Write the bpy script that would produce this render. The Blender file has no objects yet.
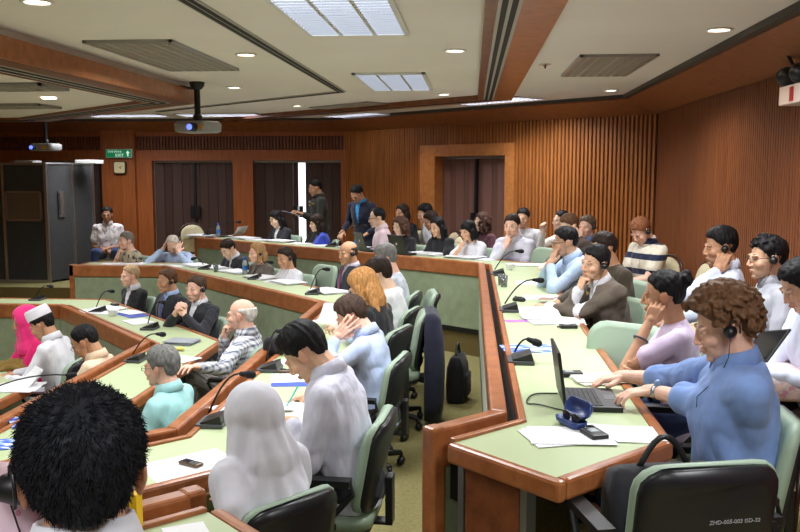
import bpy, math, random
import numpy as np
from mathutils import Vector, Matrix, noise
random.seed(7)
PI = math.pi
sc = bpy.context.scene
COL = sc.collection
V = Vector

# ------------------------------------------------------------------ camera
FPX = 860.0
EYE = V((0, 0, 1.78))
_p = math.atan(96 / FPX)
_a = math.atan(72 / FPX * math.cos(_p))
FW = V((-math.sin(_a) * math.cos(_p), math.cos(_a) * math.cos(_p), -math.sin(_p)))
RT = V((math.cos(_a), math.sin(_a), 0))
UP = RT.cross(FW)


def ray(px, py):
    return FW + RT * ((px - 400) / FPX) + UP * ((266 - py) / FPX)


def at(px, py, z):                                   # the point of the level z seen at a pixel
    r = ray(px, py)
    return EYE + r * ((z - EYE.z) / r.z)


def onx(px, py, x):
    r = ray(px, py)
    return EYE + r * (x / r.x)


def ony(px, py, y):
    r = ray(px, py)
    return EYE + r * (y / r.y)


def onsum(px, py, c):                                # on the 45 degree plane x + y = c
    r = ray(px, py)
    return EYE + r * (c / (r.x + r.y))


# ------------------------------------------------------------------ objects
def link(name, me, parent=None):
    o = bpy.data.objects.new(name, me)
    COL.objects.link(o)
    if parent is not None:
        o.parent = parent
    return o


def tag(o, label=None, cat=None, group=None, kind=None):
    if label: o['label'] = label
    if cat: o['category'] = cat
    if group: o['group'] = group
    if kind: o['kind'] = kind
    return o


def thing(name, label, cat, loc=(0, 0, 0), rz=0.0, group=None):
    o = link(name, None)
    o.empty_display_size = .1
    o.location = loc
    o.rotation_euler = (0, 0, rz)
    return tag(o, label, cat, group)


def copy_tree(o, parent=None):
    c = o.copy()
    COL.objects.link(c)
    if parent is not None:
        c.parent = parent
        c.matrix_parent_inverse = o.matrix_parent_inverse.copy()
    for ch in list(o.children):
        copy_tree(ch, c)
    return c


def place(o, loc, rz, label, group=None):
    o.location = loc
    o.rotation_euler = (0, 0, rz)
    o['label'] = label
    if group: o['group'] = group
    return o


class MB:
    """collects simple closed shapes into one mesh"""

    def __init__(self):
        self.v, self.f, self.m, self.mi = [], [], [], 0

    def add(self, vs, fs):
        n = len(self.v)
        self.v += [tuple(v) for v in vs]
        self.f += [tuple(i + n for i in f) for f in fs]
        self.m += [self.mi] * len(fs)
        return self

    def box(self, lo, hi, M=None):
        x0, y0, z0 = lo
        x1, y1, z1 = hi
        vs = [V(c) for c in ((x0, y0, z0), (x1, y0, z0), (x1, y1, z0), (x0, y1, z0), (x0, y0, z1), (x1, y0, z1), (x1, y1, z1), (x0, y1, z1))]
        if M is not None: vs = [M @ v for v in vs]
        return self.add(vs, [(3, 2, 1, 0), (4, 5, 6, 7), (0, 1, 5, 4), (1, 2, 6, 5), (2, 3, 7, 6), (3, 0, 4, 7)])

    def prism(self, pts, z0, z1):
        n = len(pts)
        A = sum(pts[i][0] * pts[(i + 1) % n][1] - pts[(i + 1) % n][0] * pts[i][1] for i in range(n))
        if A < 0: pts = pts[::-1]
        vs = [(p[0], p[1], z0) for p in pts] + [(p[0], p[1], z1) for p in pts]
        fs = [tuple(range(n))[::-1], tuple(range(n, 2 * n))]
        fs += [(i, (i + 1) % n, n + (i + 1) % n, n + i) for i in range(n)]
        return self.add(vs, fs)

    def loft(self, rings, cap=True, closed=False):
        n = len(rings[0])
        vs = [p for r in rings for p in r]
        fs = []
        k = len(rings)
        for i in range(k if closed else k - 1):
            a, b = i * n, ((i + 1) % k) * n
            for j in range(n):
                fs.append((a + j, a + (j + 1) % n, b + (j + 1) % n, b + j))
        if cap and not closed:
            fs.append(tuple(range(n))[::-1])
            fs.append(tuple(range((k - 1) * n, k * n)))
        return self.add(vs, fs)

    def tube(self, pts, r, n=8, cap=True):
        pts = [V(p) for p in pts]
        if not isinstance(r, (list, tuple)): r = [r] * len(pts)
        rings = []
        t0 = (pts[1] - pts[0]).normalized()
        u = t0.orthogonal().normalized()
        for i, p in enumerate(pts):
            t = (pts[min(i + 1, len(pts) - 1)] - pts[max(i - 1, 0)]).normalized()
            u = (u - t * u.dot(t)).normalized()
            w = t.cross(u)
            rings.append([p + (u * math.cos(2 * PI * j / n) + w * math.sin(2 * PI * j / n)) * r[i] for j in range(n)])
        return self.loft(rings, cap)

    def cap(self, p0, p1, r0, r1, n=12, k=3):
        p0, p1 = V(p0), V(p1)
        d = p1 - p0
        L = max(d.length, 1e-5)
        t = d / L
        u = t.orthogonal().normalized()
        w = t.cross(u)
        rings = []
        for i in range(k):
            a = -PI / 2 + (i + .35) * PI / 2 / k
            rings.append((p0 + t * r0 * math.sin(a), r0 * math.cos(a)))
        rings.append((p0, r0)); rings.append((p1, r1))
        for i in range(k):
            a = (i + .65) * PI / 2 / k
            rings.append((p1 + t * r1 * math.sin(a), r1 * math.cos(a)))
        return self.loft([[c + (u * math.cos(2 * PI * j / n) + w * math.sin(2 * PI * j / n)) * r for j in range(n)] for c, r in rings])

    def ell(self, c, r, R=None, n=16, k=10):
        c = V(c)
        rings = []
        for i in range(k):
            a = -PI / 2 + (i + .5) * PI / k
            ring = []
            for j in range(n):
                b = 2 * PI * j / n
                p = V((r[0] * math.cos(a) * math.cos(b), r[1] * math.cos(a) * math.sin(b), r[2] * math.sin(a)))
                if R is not None: p = R @ p
                ring.append(c + p)
            rings.append(ring)
        return self.loft(rings)

    def mesh(self, name, mats, smooth=False):
        me = bpy.data.meshes.new(name)
        me.from_pydata(self.v, [], self.f)
        for m in (mats if isinstance(mats, (list, tuple)) else [mats]):
            me.materials.append(m)
        if any(self.m): me.polygons.foreach_set('material_index', self.m)
        if smooth: me.polygons.foreach_set('use_smooth', [True] * len(me.polygons))
        me.update()
        return me

    def build(self, name, mats, parent=None, smooth=False, bevel=0.0, seg=2, ang=None):
        o = link(name, self.mesh(name, mats, smooth), parent)
        if bevel:
            b = o.modifiers.new('bevel', 'BEVEL')
            b.width = bevel; b.segments = seg; b.limit_method = 'ANGLE'; b.angle_limit = math.radians(40)
        return o


def TR(loc=(0, 0, 0), rz=0, rx=0, ry=0):
    return Matrix.Translation(V(loc)) @ Matrix.Rotation(rz, 4, 'Z') @ Matrix.Rotation(ry, 4, 'Y') @ Matrix.Rotation(rx, 4, 'X')


def rrect(w, h, r, n=5):                             # rounded rectangle outline, centred
    out = []
    for cx, cy, a0 in ((w / 2 - r, h / 2 - r, 0), (-w / 2 + r, h / 2 - r, 90), (-w / 2 + r, -h / 2 + r, 180), (w / 2 - r, -h / 2 + r, 270)):
        for i in range(n):
            a = math.radians(a0 + 90 * i / (n - 1))
            out.append((cx + r * math.cos(a), cy + r * math.sin(a)))
    return out


# ------------------------------------------------------------------ materials
MATS = {}


def lin(c):
    return tuple(((x / 255 + .055) / 1.055) ** 2.4 if x > 10 else x / 255 / 12.92 for x in c)


def mat(name, rgb=None, rough=.6, metal=0., spec=.5, emit=None, strength=0., alpha=None, trans=0.):
    if name in MATS: return MATS[name]
    m = bpy.data.materials.new(name)
    m.use_nodes = True
    b = m.node_tree.nodes['Principled BSDF']
    if rgb is not None: b.inputs['Base Color'].default_value = (*lin(rgb), 1)
    b.inputs['Roughness'].default_value = rough
    b.inputs['Metallic'].default_value = metal
    b.inputs['Specular IOR Level'].default_value = spec
    if trans: b.inputs['Transmission Weight'].default_value = trans
    if emit is not None:
        b.inputs['Emission Color'].default_value = (*lin(emit), 1)
        b.inputs['Emission Strength'].default_value = strength
    MATS[name] = m
    return m


class NT:
    def __init__(self, m):
        self.t = m.node_tree
        self.b = self.t.nodes['Principled BSDF']

    def n(self, typ, **kw):
        nd = self.t.nodes.new(typ)
        for k, v in kw.items(): setattr(nd, k, v)
        return nd

    def l(self, a, b): self.t.links.new(a, b)

    def obj(self, scale=(1, 1, 1), rot=(0, 0, 0), which='Object'):
        tc = self.n('ShaderNodeTexCoord'); mp = self.n('ShaderNodeMapping')
        mp.inputs['Scale'].default_value = scale
        mp.inputs['Rotation'].default_value = rot
        self.l(tc.outputs[which], mp.inputs['Vector'])
        return mp.outputs['Vector']

    def noise(self, vec, scale, detail=3, rough=.55):
        nd = self.n('ShaderNodeTexNoise')
        nd.inputs['Scale'].default_value = scale; nd.inputs['Detail'].default_value = detail
        nd.inputs['Roughness'].default_value = rough
        self.l(vec, nd.inputs['Vector'])
        return nd.outputs['Fac']

    def ramp(self, fac, stops, interp='LINEAR'):
        nd = self.n('ShaderNodeValToRGB')
        e = nd.color_ramp.elements
        nd.color_ramp.interpolation = interp
        while len(e) < len(stops): e.new(.5)
        for i, (p, c) in enumerate(stops):
            e[i].position = p; e[i].color = (*lin(c), 1)
        self.l(fac, nd.inputs['Fac'])
        return nd.outputs['Color']

    def bump(self, h, strength=.3, dist=.01):
        nd = self.n('ShaderNodeBump')
        nd.inputs['Strength'].default_value = strength; nd.inputs['Distance'].default_value = dist
        self.l(h, nd.inputs['Height'])
        self.l(nd.outputs['Normal'], self.b.inputs['Normal'])

    def math(self, op, a, b=None):
        nd = self.n('ShaderNodeMath', operation=op)
        for i, x in enumerate((a, b)):
            if x is None: continue
            if isinstance(x, (int, float)): nd.inputs[i].default_value = x
            else: self.l(x, nd.inputs[i])
        return nd.outputs[0]

    def base(self, c): self.l(c, self.b.inputs['Base Color'])


def wood(name, dark, light, rough=.35, axis='z', spec=.5):
    if name in MATS: return MATS[name]
    m = mat(name, light, rough, spec=spec)
    t = NT(m)
    s = {'z': (14, 14, .7), 'x': (.7, 14, 14), 'y': (14, .7, 14), 'd': (5, 5, 5)}[axis]
    v = t.obj(s)
    f = t.noise(v, 2.2, 6, .65)
    t.base(t.ramp(f, [(.3, dark), (.7, light)]))
    t.bump(f, .05, .002)
    return m


def fabric(name, rgb=(128, 128, 128), rough=.85, amp=.07, wr=.5, pattern=None):
    if name in MATS: return MATS[name]
    m = mat(name, rgb, rough, spec=.25)
    t = NT(m)
    v = t.obj()
    hi = tuple(min(255, c * (1 + amp)) for c in rgb); lo = tuple(c * (1 - amp) for c in rgb)
    f = t.noise(v, 9, 3)
    col = t.ramp(f, [(.3, lo), (.7, hi)])
    if pattern:
        col = pattern(t, col)
    t.base(col)
    # cloth folds and weave
    w = t.noise(t.obj((1, 1, .45)), 13, 2)
    t.bump(w, wr, .03)
    t.b.inputs['Sheen Weight'].default_value = .15
    return m


def mixc(t, fac, c1, c2):
    nd = t.n('ShaderNodeMix', data_type='RGBA')
    t.l(fac, nd.inputs['Factor'])
    for s, c in ((6, c1), (7, c2)):
        if isinstance(c, tuple): nd.inputs[s].default_value = (*lin(c), 1)
        else: t.l(c, nd.inputs[s])
    return nd.outputs[2]


def p_check(rgb2, sx=90., thr=.5, fine=True):
    def f(t, col):
        sep = t.n('ShaderNodeSeparateXYZ'); t.l(t.obj(), sep.inputs[0])
        s = t.math('ADD', sep.outputs[0], sep.outputs[1])
        a = t.math('GREATER_THAN', t.math('SINE', t.math('MULTIPLY', s, sx * 2)), thr)
        b = t.math('GREATER_THAN', t.math('SINE', t.math('MULTIPLY', sep.outputs[2], sx * 2)), thr)
        return mixc(t, t.math('MULTIPLY', t.math('ADD', a, b), .5), col, rgb2)
    return f


def p_stripe(rgb2, period=.12, duty=0., axis=2, off=0.):
    def f(t, col):
        sep = t.n('ShaderNodeSeparateXYZ'); t.l(t.obj(), sep.inputs[0])
        a = t.math('GREATER_THAN', t.math('SINE', t.math('ADD', t.math('MULTIPLY', sep.outputs[axis], 2 * PI / period), off)), duty)
        return mixc(t, a, col, rgb2)
    return f


def p_spots(rgb2, scale=22., thr=.3):
    def f(t, col):
        vo = t.n('ShaderNodeTexVoronoi'); vo.inputs['Scale'].default_value = scale
        t.l(t.obj(), vo.inputs['Vector'])
        a = t.math('LESS_THAN', vo.outputs['Distance'], thr)
        return mixc(t, a, col, rgb2)
    return f


def p_blotch(rgb2, scale=14., thr=.55):
    def f(t, col):
        a = t.math('GREATER_THAN', t.noise(t.obj(), scale, 2), thr)
        return mixc(t, a, col, rgb2)
    return f
# ------------------------------------------------------------------ people
def remesh(mb, voxel, smooth=2, sf=.5):
    me = bpy.data.meshes.new('tmp')
    me.from_pydata(mb.v, [], mb.f)
    me.update()
    o = bpy.data.objects.new('tmp', me)
    COL.objects.link(o)
    r = o.modifiers.new('r', 'REMESH'); r.mode = 'VOXEL'; r.voxel_size = voxel; r.adaptivity = 0
    if smooth:
        s = o.modifiers.new('s', 'SMOOTH'); s.factor = sf; s.iterations = smooth
    dg = bpy.context.evaluated_depsgraph_get()
    out = bpy.data.meshes.new_from_object(o.evaluated_get(dg))
    bpy.data.objects.remove(o)
    bpy.data.meshes.remove(me)
    out.polygons.foreach_set('use_smooth', [True] * len(out.polygons))
    return out


def coords(me):
    a = np.empty(len(me.vertices) * 3, np.float32)
    me.vertices.foreach_get('co', a)
    return a.reshape(-1, 3)


def normals(me):
    a = np.empty(len(me.vertices) * 3, np.float32)
    me.vertices.foreach_get('normal', a)
    return a.reshape(-1, 3)


def setco(me, a):
    me.vertices.foreach_set('co', a.astype(np.float32).ravel())
    me.update()


def vnoise(a, f, seed=0.):                            # cheap smooth pseudo noise on arrays
    s = np.zeros(len(a))
    rng = np.random.RandomState(int(seed * 13) % 9999)
    for k in range(6):
        d = rng.normal(size=3); d /= np.linalg.norm(d)
        s += np.sin((a @ d) * f * rng.uniform(.6, 1.6) + rng.uniform(0, 6.3) + 1.3 * np.sin((a @ rng.normal(size=3)) * f * .6))
    return s / 6


def RX(a): return Matrix.Rotation(math.radians(a), 3, 'X')
def RY(a): return Matrix.Rotation(math.radians(a), 3, 'Y')
def RZ(a): return Matrix.Rotation(math.radians(a), 3, 'Z')


def ik(S, T, l1, l2, pole):
    d = T - S
    L = d.length
    mx = (l1 + l2) * .985
    if L > mx:
        T = S + d * (mx / L); L = mx
    L = max(L, abs(l1 - l2) + .02)
    t = (T - S).normalized()
    pl = (pole - t * pole.dot(t))
    pl = pl.normalized() if pl.length > 1e-4 else t.orthogonal().normalized()
    a = (l1 * l1 - l2 * l2 + L * L) / (2 * L)
    h = math.sqrt(max(l1 * l1 - a * a, 0))
    return S + t * a + pl * h, S + t * L


CURLS = {'relax': (18, 28, 18), 'flat': (4, 8, 6), 'fist': (68, 88, 55), 'grip': (48, 62, 35), 'type': (22, 38, 25), 'hook': (30, 60, 40), 'point': (60, 80, 50), 'spread': (6, 14, 10)}


def hand(mb, W, f, pn, side, pose, s, fr=1.):
    f = f.normalized()
    z = -(pn - f * pn.dot(f)).normalized()
    x = f.cross(z)
    M = Matrix((x, f, z)).transposed()
    th = -side                                        # right hand (side +1): thumb at -x with palm down
    P = lambda a, b, c: W + M @ V((a * s, b * s, c * s))
    cu = CURLS[pose]
    xs = [.031, .0105, -.0105, -.030]
    ln = [(.042, .026, .022), (.046, .03, .023), (.042, .027, .022), (.033, .021, .019)]
    kn = [.086, .09, .086, .078]
    sp = 1.7 if pose == 'spread' else 1.0
    mb.cap(P(0, -.02, 0), P(0, .02, 0), .026 * s, .026 * s)
    for i in range(4):
        x0 = th * xs[i]
        mb.cap(P(x0 * .75, .015, 0), P(x0, kn[i], 0), .0145 * s, .0115 * s, 10)
        q = V((x0, kn[i], 0)); ang = 0
        yaw = math.radians(-(xs[i] * 260 * sp)) * th
        r = .0092 * fr
        for j in range(3):
            c = cu[j]
            if pose == 'point' and i == 0: c = (8, 8, 5)[j]
            if pose == 'grip' and i == 0: c *= .8
            ang += math.radians(c)
            d = V((-math.sin(yaw) * math.cos(ang) if False else math.sin(-yaw) * math.cos(ang), math.cos(yaw) * math.cos(ang), -math.sin(ang)))
            q2 = q + d * ln[i][j]
            r2 = r * .92
            mb.cap(P(*q), P(*q2), r * s, r2 * s, 9)
            q, r = q2, r2
    tip = {'fist': (.034, .085, -.034), 'grip': (.036, .09, -.036), 'point': (.03, .08, -.034)}.get(pose, (.066, .085, -.018))
    mb.cap(P(th * .018, .012, -.004), P(th * .046, .045, -.014), .0155 * s, .0125 * s, 10)
    mb.cap(P(th * .046, .045, -.014), P(th * (.046 + tip[0]) / 2 + th * .006, (.045 + tip[1]) / 2, (-.014 + tip[2]) / 2), .0125 * s, .0108 * fr * s, 10)
    mb.cap(P(th * (.046 + tip[0]) / 2 + th * .006, (.045 + tip[1]) / 2, (-.014 + tip[2]) / 2), P(th * tip[0], tip[1], tip[2]), .0108 * fr * s, .0088 * fr * s, 10)


def head_prims(mb, C, R, s, fem):
    P = lambda a, b, c: C + R @ V((a * s, b * s, c * s))
    E = lambda c, r: mb.ell(P(*c), [q * s for q in r], R)
    w = .95 if fem else 1.0
    E((0, -.014, .034), (.0755, .096, .084))
    E((0, .03, -.022), (.064 * w, .06, .086))
    E((0, .04, -.072), (.05 * w, .046, .04))
    E((0, .07, -.1), (.021 * w, .02, .017))
    for k in (-1, 1):
        E((k * .03, .079, .021), (.028, .013, .0085))
        E((k * .041, .058, -.03), (.024, .026, .024))
        E((k * .011, .096, -.038), (.0078, .0105, .0068))
        E((k * .078, -.006, -.004), (.0085, .02, .031))
        E((k * .0835, -.014, .004), (.006, .014, .022))
        E((k * .031, .0795, .004), (.0145, .0095, .0085))
    mb.cap(P(0, .088, .014), P(0, .1065, -.031), .0072 * s, .0105 * s)
    E((0, .0915, -.0625), (.0235, .0095, .0058))
    E((0, .089, -.0735), (.02, .0095, .0065))


def hair_cap(mb, C, R, s, style, thick, vol):
    """closed shell that lies on the skull inside the hairline and sinks into it elsewhere"""
    lines = {'short': [(0, .074), (35, .07), (52, .05), (68, .02), (78, -.012), (86, -.01), (92, .022), (112, .02), (124, -.035), (150, -.07), (180, -.078)],
             'buzz': [(0, .078), (35, .076), (52, .058), (68, .04), (80, .012), (92, .025), (112, .015), (124, -.03), (150, -.06), (180, -.065)],
             'bald': [(0, .14), (60, .11), (75, .06), (86, .03), (92, .03), (112, .02), (124, -.04), (150, -.075), (180, -.08)],
             'recede': [(0, .098), (25, .10), (42, .092), (60, .05), (76, -.008), (86, -.005), (92, .024), (112, .02), (124, -.035), (150, -.07), (180, -.078)],
             'long': [(0, .078), (25, .07), (45, .04), (62, -.01), (75, -.06), (100, -.08), (140, -.09), (180, -.09)],
             'fringe': [(0, .04), (25, .04), (45, .02), (62, -.03), (75, -.06), (100, -.08), (140, -.09), (180, -.09)],
             'crop': [(0, .074), (35, .07), (52, .05), (68, .02), (78, -.012), (86, -.01), (92, .022), (112, .03), (124, .01), (150, -.018), (180, -.024)],
             'back': [(0, .08), (35, .072), (52, .052), (68, .03), (80, .005), (92, .018), (112, .0), (124, -.04), (150, -.062), (180, -.07)]}[style]
    xs = [q[0] for q in lines]; ys = [q[1] for q in lines]
    n, k = 48, 34
    rings = []
    c = V((0, -.014, .026))
    rad = V((.0755, .096, .092))
    for i in range(k):
        el = -PI / 2 + (i + .5) * PI / k
        ring = []
        for j in range(n):
            az = 2 * PI * j / n
            d = V((math.sin(az) * math.cos(el), math.cos(az) * math.cos(el), math.sin(el)))
            p = c + V((d.x * rad.x, d.y * rad.y, d.z * rad.z))
            deg = abs((math.degrees(az) + 180) % 360 - 180)
            zl = np.interp(deg, xs, ys)
            if p.z > zl - .004 and not (style == 'bald' and p.z > .062 - .05 * max(0, math.cos(az))):
                t = min(1, (p.z - zl + .004) / .03)
                th = thick * (.55 + .45 * t) + vol * max(0, min(1, (p.z - .02) / .07))
                q = p + d * th
            else:
                q = c + (p - c) * .8
            ring.append(C + R @ (q * s))
        rings.append(ring)
    mb.loft(rings)


def tint(me, C, R, s, skin, hairc, fem, stubble=0.):
    a = coords(me)
    Rn = np.array(R)
    h = ((a - np.array(C)) @ Rn) / s
    base = np.array(lin(skin))
    col = np.tile(base, (len(a), 1))

    def mixin(mask, c):
        nonlocal col
        mask = np.clip(mask, 0, 1)[:, None]
        col = col * (1 - mask) + np.array(c) * mask
    blob = lambda c, r, p=2.0: np.clip(1.6 - 1.6 * (np.abs((h - np.array(c)) / np.array(r)) ** p).sum(1), 0, 1)
    red = base * np.array([1.02, .78, .74])
    for k in (-1, 1):
        mixin(.3 * blob((k * .045, .07, -.035), (.03, .04, .028)), red)
        mixin(.6 * blob((k * .08, -.01, 0), (.014, .03, .04)), red)
    mixin(.35 * blob((0, .11, -.03), (.02, .03, .022)), red)
    lip = base * (np.array([.92, .5, .5]) if fem else np.array([.85, .6, .58]))
    mixin(blob((0, .1, -.068), (.026, .03, .0125)), lip)
    if stubble:
        mixin(stubble * blob((0, .07, -.085), (.055, .07, .04)), base * .45)
    hc = np.array(lin(hairc))
    for k in (-1, 1):
        mixin(.85 * blob((k * .034, .09, .0285), (.023, .03, .0055)), hc * .8 + base * .1)
        mixin(.8 * blob((k * .032, .095, .0085), (.0165, .02, .0038)), (.02, .014, .012))
    at_ = me.color_attributes.new('Col', 'FLOAT_COLOR', 'POINT')
    buf = np.ones((len(a), 4), np.float32)
    buf[:, :3] = col
    at_.data.foreach_set('color', buf.ravel())


def skin_mat():
    if 'skin' in MATS: return MATS['skin']
    m = mat('skin', (200, 150, 120), .5, spec=.35)
    t = NT(m)
    a = t.n('ShaderNodeAttribute'); a.attribute_name = 'Col'
    n = t.noise(t.obj(), 60, 2)
    mx = t.n('ShaderNodeMix', data_type='RGBA', blend_type='MULTIPLY')
    mx.inputs['Factor'].default_value = .25
    t.l(a.outputs['Color'], mx.inputs[6])
    t.l(t.ramp(n, [(.3, (215, 205, 205)), (.7, (255, 255, 255))]), mx.inputs[7])
    t.base(mx.outputs[2])
    t.bump(n, .05, .002)
    return m


def hair_mat(rgb, tag_=''):
    nm = 'hair_%d_%d_%d%s' % (*rgb, tag_)
    if nm in MATS: return MATS[nm]
    m = mat(nm, rgb, .6, spec=.18)
    t = NT(m)
    n = t.noise(t.obj((1, 1, .25)), 75, 3)
    t.base(t.ramp(n, [(.3, tuple(c * .8 for c in rgb)), (.7, tuple(min(255, c * 1.15 + 2) for c in rgb))]))
    t.bump(n, .5, .004)
    return m


def torso(mb, pts, frames, fem, s, grow, belly=0., hem=None):
    """rings along hip, waist, chest, shoulder, neck"""
    if fem:
        prof = [(-.10, .172, .12, 0), (0, .165, .115, 0), (.14, .13, .095, .005), (.3, .14, .108, .01), (.38, .148, .1, .004), (.43, .134, .084, .0), (.46, .1, .068, -.006), (.488, .066, .055, -.01), (.503, .045, .045, -.012)]
    else:
        prof = [(-.10, .168, .12, 0), (0, .162, .118, 0), (.14, .152, .112 + belly * .6, belly * .7), (.3, .154, .122 + belly * .2, .01 + belly * .3), (.38, .155, .112, .004), (.43, .146, .098, .0), (.465, .112, .078, -.006), (.495, .078, .062, -.01), (.51, .05, .05, -.012)]
    rings = []
    for h, w, d, oy in prof:
        c, F = spine_at(pts, frames, h, s)
        ring = []
        for j in range(24):
            a = 2 * PI * j / 24
            ca, sa = math.cos(a), math.sin(a)
            e = .8
            x = math.copysign(abs(ca) ** e, ca) * (w + grow) * s
            y = (math.copysign(abs(sa) ** e, sa) * (d + grow) + oy) * s
            ring.append(c + F @ V((x, y, 0)))
        rings.append(ring)
    mb.loft(rings)
    if fem:
        c, F = spine_at(pts, frames, .3, s)
        for k in (-1, 1):
            mb.ell(c + F @ V((k * .066 * s, .072 * s, .0)), ((.058 + grow) * s, (.05 + grow) * s, (.062 + grow) * s), F)


def spine_at(pts, frames, h, s):
    hs = [0, .2, .5]
    if h <= 0:
        return pts[0] + frames[0] @ V((0, 0, h * s)), frames[0]
    for i in range(2):
        if h <= hs[i + 1] or i == 1:
            t = (h - hs[i]) / (hs[i + 1] - hs[i])
            q = frames[i].to_quaternion().slerp(frames[i + 1].to_quaternion(), min(max(t, 0), 1))
            return pts[i].lerp(pts[i + 1], t) if t <= 1 else pts[2] + frames[2] @ V((0, 0, (h - .5) * s)), q.to_matrix()


DEFSKIN = (205, 150, 118)
PEOPLE = []


def person(label, eye, yaw, floor=0., s=1., fem=False, lean=8, side=0, twist=0, hyaw=0, hpitch=5, hroll=0, neckfwd=0,
           skin=DEFSKIN, hair='short', hairc=(28, 24, 24), hthick=.0075, hvol=.01, extra=None, curly=0, top=None, sleeve='long', loose=.012,
           jacket=None, tie=None, collar=None, bottom=None, arms=None, stand=False, belly=0., voxel=.007, glasses=None, phones=None, stubble=0.,
           eyes=True, cap=None, hijab=None, name='person', legs=None, vneck=None, strands=0, hairdisp=.004, cuffs=None, neck=.06):
    seed = len(PEOPLE) + 1
    yawr = math.radians(yaw)
    RW = Matrix.Rotation(yawr, 3, 'Z')
    ey = V(eye)
    # spine in local axes (facing +Y), hip at origin
    if stand: a1, a2 = lean * .8, lean * 1.1
    else: a1, a2 = lean * .75, lean * 1.15
    S_ = RY(side)
    F0 = S_ @ RX(-a1 * .6); F1 = S_ @ RZ(twist * .5) @ RX(-(a1 + a2) / 2); F2 = S_ @ RZ(twist) @ RX(-a2)
    p0 = V((0, 0, 0))
    p1 = p0 + S_ @ RX(-a1) @ V((0, 0, .2 * s))
    p2 = p1 + S_ @ RX(-a2) @ V((0, 0, .3 * s))
    an = a2 * .75 + 12 + neckfwd
    pn = p2 + S_ @ RX(-an) @ V((0, 0, neck * s))
    RH = RZ(twist + hyaw) @ RX(-hpitch) @ RY(hroll)
    C = pn - RH @ V((0, -.022, -.08)) * s
    off = C
    hipw = ey - RW @ off
    base = V((hipw.x, hipw.y, floor))
    hz = hipw.z - floor
    dz = V((0, 0, hz))
    p0, p1, p2, pn, C = (q + dz for q in (p0, p1, p2, pn, C))
    pts, frames = [p0, p1, p2], [F0, F1, F2]
    root = thing(name, label, 'person', base, yawr)
    PEOPLE.append((root, hz - .1 * s))
    inv = RW.transposed()
    wl = lambda w: inv @ (V(w) - base)
    body = MB()
    head_prims(body, C, RH, s, fem)
    nb = p2 + F2 @ V((0, -.012, -.01)) * s
    body.cap(C + RH @ V((0, -.03, -.045)) * s, nb, (.05 if fem else .057) * s, (.056 if fem else .066) * s)
    torso(body, pts, frames, fem, s, 0, belly)
    shirt = MB()
    torso(shirt, pts, frames, fem, s, loose + (.008 if jacket else 0), belly)
    l1, l2 = .295 * s, .255 * s
    arms = arms or {}
    dirs = {}
    for sd, key in ((1, 'R'), (-1, 'L')):
        sw = (.152 if fem else .178) * s
        S = p2 + F2 @ V((sd * sw, -.004 * s, -.068 * s))
        A = arms.get(key, {})
        tgt = A.get('t', ('t', sd * .17, .3, .12))
        k = tgt[0]
        if k == 'w': T = wl(tgt[1:4])
        elif k == 'h': T = C + RH @ (V(tgt[1:4]) * s)
        else: T = V((tgt[1] * s, tgt[2] * s, tgt[3] * s)) + p0     # relative to the hip
        pole = V(A.get('pole', (sd * .55, -.35, -1)))
        El, W = ik(S, T, l1, l2, pole)
        fd = (W - El).normalized()
        f = A.get('f'); n = A.get('n')
        if f is None: f = fd
        elif f == 'head': f = (C - W).normalized()
        else: f = V(f)
        n = V(n) if n is not None else V((0, 0, -1))
        if abs(f.normalized().dot(n.normalized())) > .95: n = V((-sd, 0, 0))
        rs = .92 if fem else 1.0
        body.ell(S, [.05 * s * rs] * 3)
        body.cap(S, El, .05 * s * rs, .04 * s * rs)
        body.cap(El, W, .041 * s * rs, .027 * s * rs)
        hand(body, W + fd * .004, f, n, sd, A.get('pose', 'relax'), s * (.92 if fem else 1.0), 1.0 if voxel < .006 else 1.12)
        g = loose
        sl = A.get('sleeve', sleeve)
        shirt.ell(S, [(.05 + g) * s * rs] * 3)
        if sl == 'long':
            shirt.cap(S, El, (.05 + g) * s * rs, (.045 + g) * s * rs); shirt.cap(El, El.lerp(W, .9), (.045 + g) * s * rs, (.031 + g * .8) * s * rs)
        elif sl == 'rolled':
            shirt.cap(S, El, (.05 + g) * s * rs, (.047 + g) * s * rs); shirt.cap(El, El.lerp(W, .3), (.047 + g) * s * rs, (.047 + g) * s * rs)
        elif sl == 'short':
            shirt.cap(S, S.lerp(El, .62), (.05 + g) * s * rs, (.056 + g * 1.3) * s * rs)
        elif sl == 'cap':
            shirt.cap(S, S.lerp(El, .25), (.05 + g) * s * rs, (.054 + g) * s * rs)
        c_, F_ = spine_at(pts, frames, .2, s)
        shirt.cap(S, c_ + F_ @ V((sd * .1, 0, 0)) * s, (.05 + g) * s * rs, (.04 + g) * s * rs)
        T1 = p2 + F2 @ V((sd * .055 * s, -.012 * s, -.068 * s))
        body.cap(T1, S, .058 * s * rs, .05 * s * rs); shirt.cap(T1, S, (.062 + g) * s * rs, (.05 + g) * s * rs)
        dirs[key] = (S, El, W, f, n)
    # legs
    trous = MB()
    for sd in (1, -1):
        Hj = p0 + V((sd * .088 * s, .0, -.01 * s))
        if stand: ft = V((sd * .1 * s, .02, .09 * s))
        else:
            ft = V((sd * .12 * s, .40 * s, .09 * s))
        if legs: ft = V((sd * legs[0] + (legs[2] if len(legs) > 2 else 0), legs[1], .09 * s))
        K, Af = ik(Hj, ft, .43 * s, .41 * s, V((sd * .12, 1, .35)))
        body.cap(Hj, K, .08 * s, .056 * s); body.cap(K, Af, .056 * s, .04 * s)
        body.cap(Af, Af + V((sd * .02, .13 * s, -.045 * s)), .04 * s, .03 * s)
        trous.cap(Hj, K, .098 * s, .07 * s); trous.cap(K, Af + V((0, 0, -.0 * s)), .068 * s, .055 * s)
        sh = MB()
        sh.cap(Af + V((0, -.03 * s, -.045 * s)), Af + V((sd * .02, .15 * s, -.052 * s)), .044 * s, .036 * s)
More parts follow.
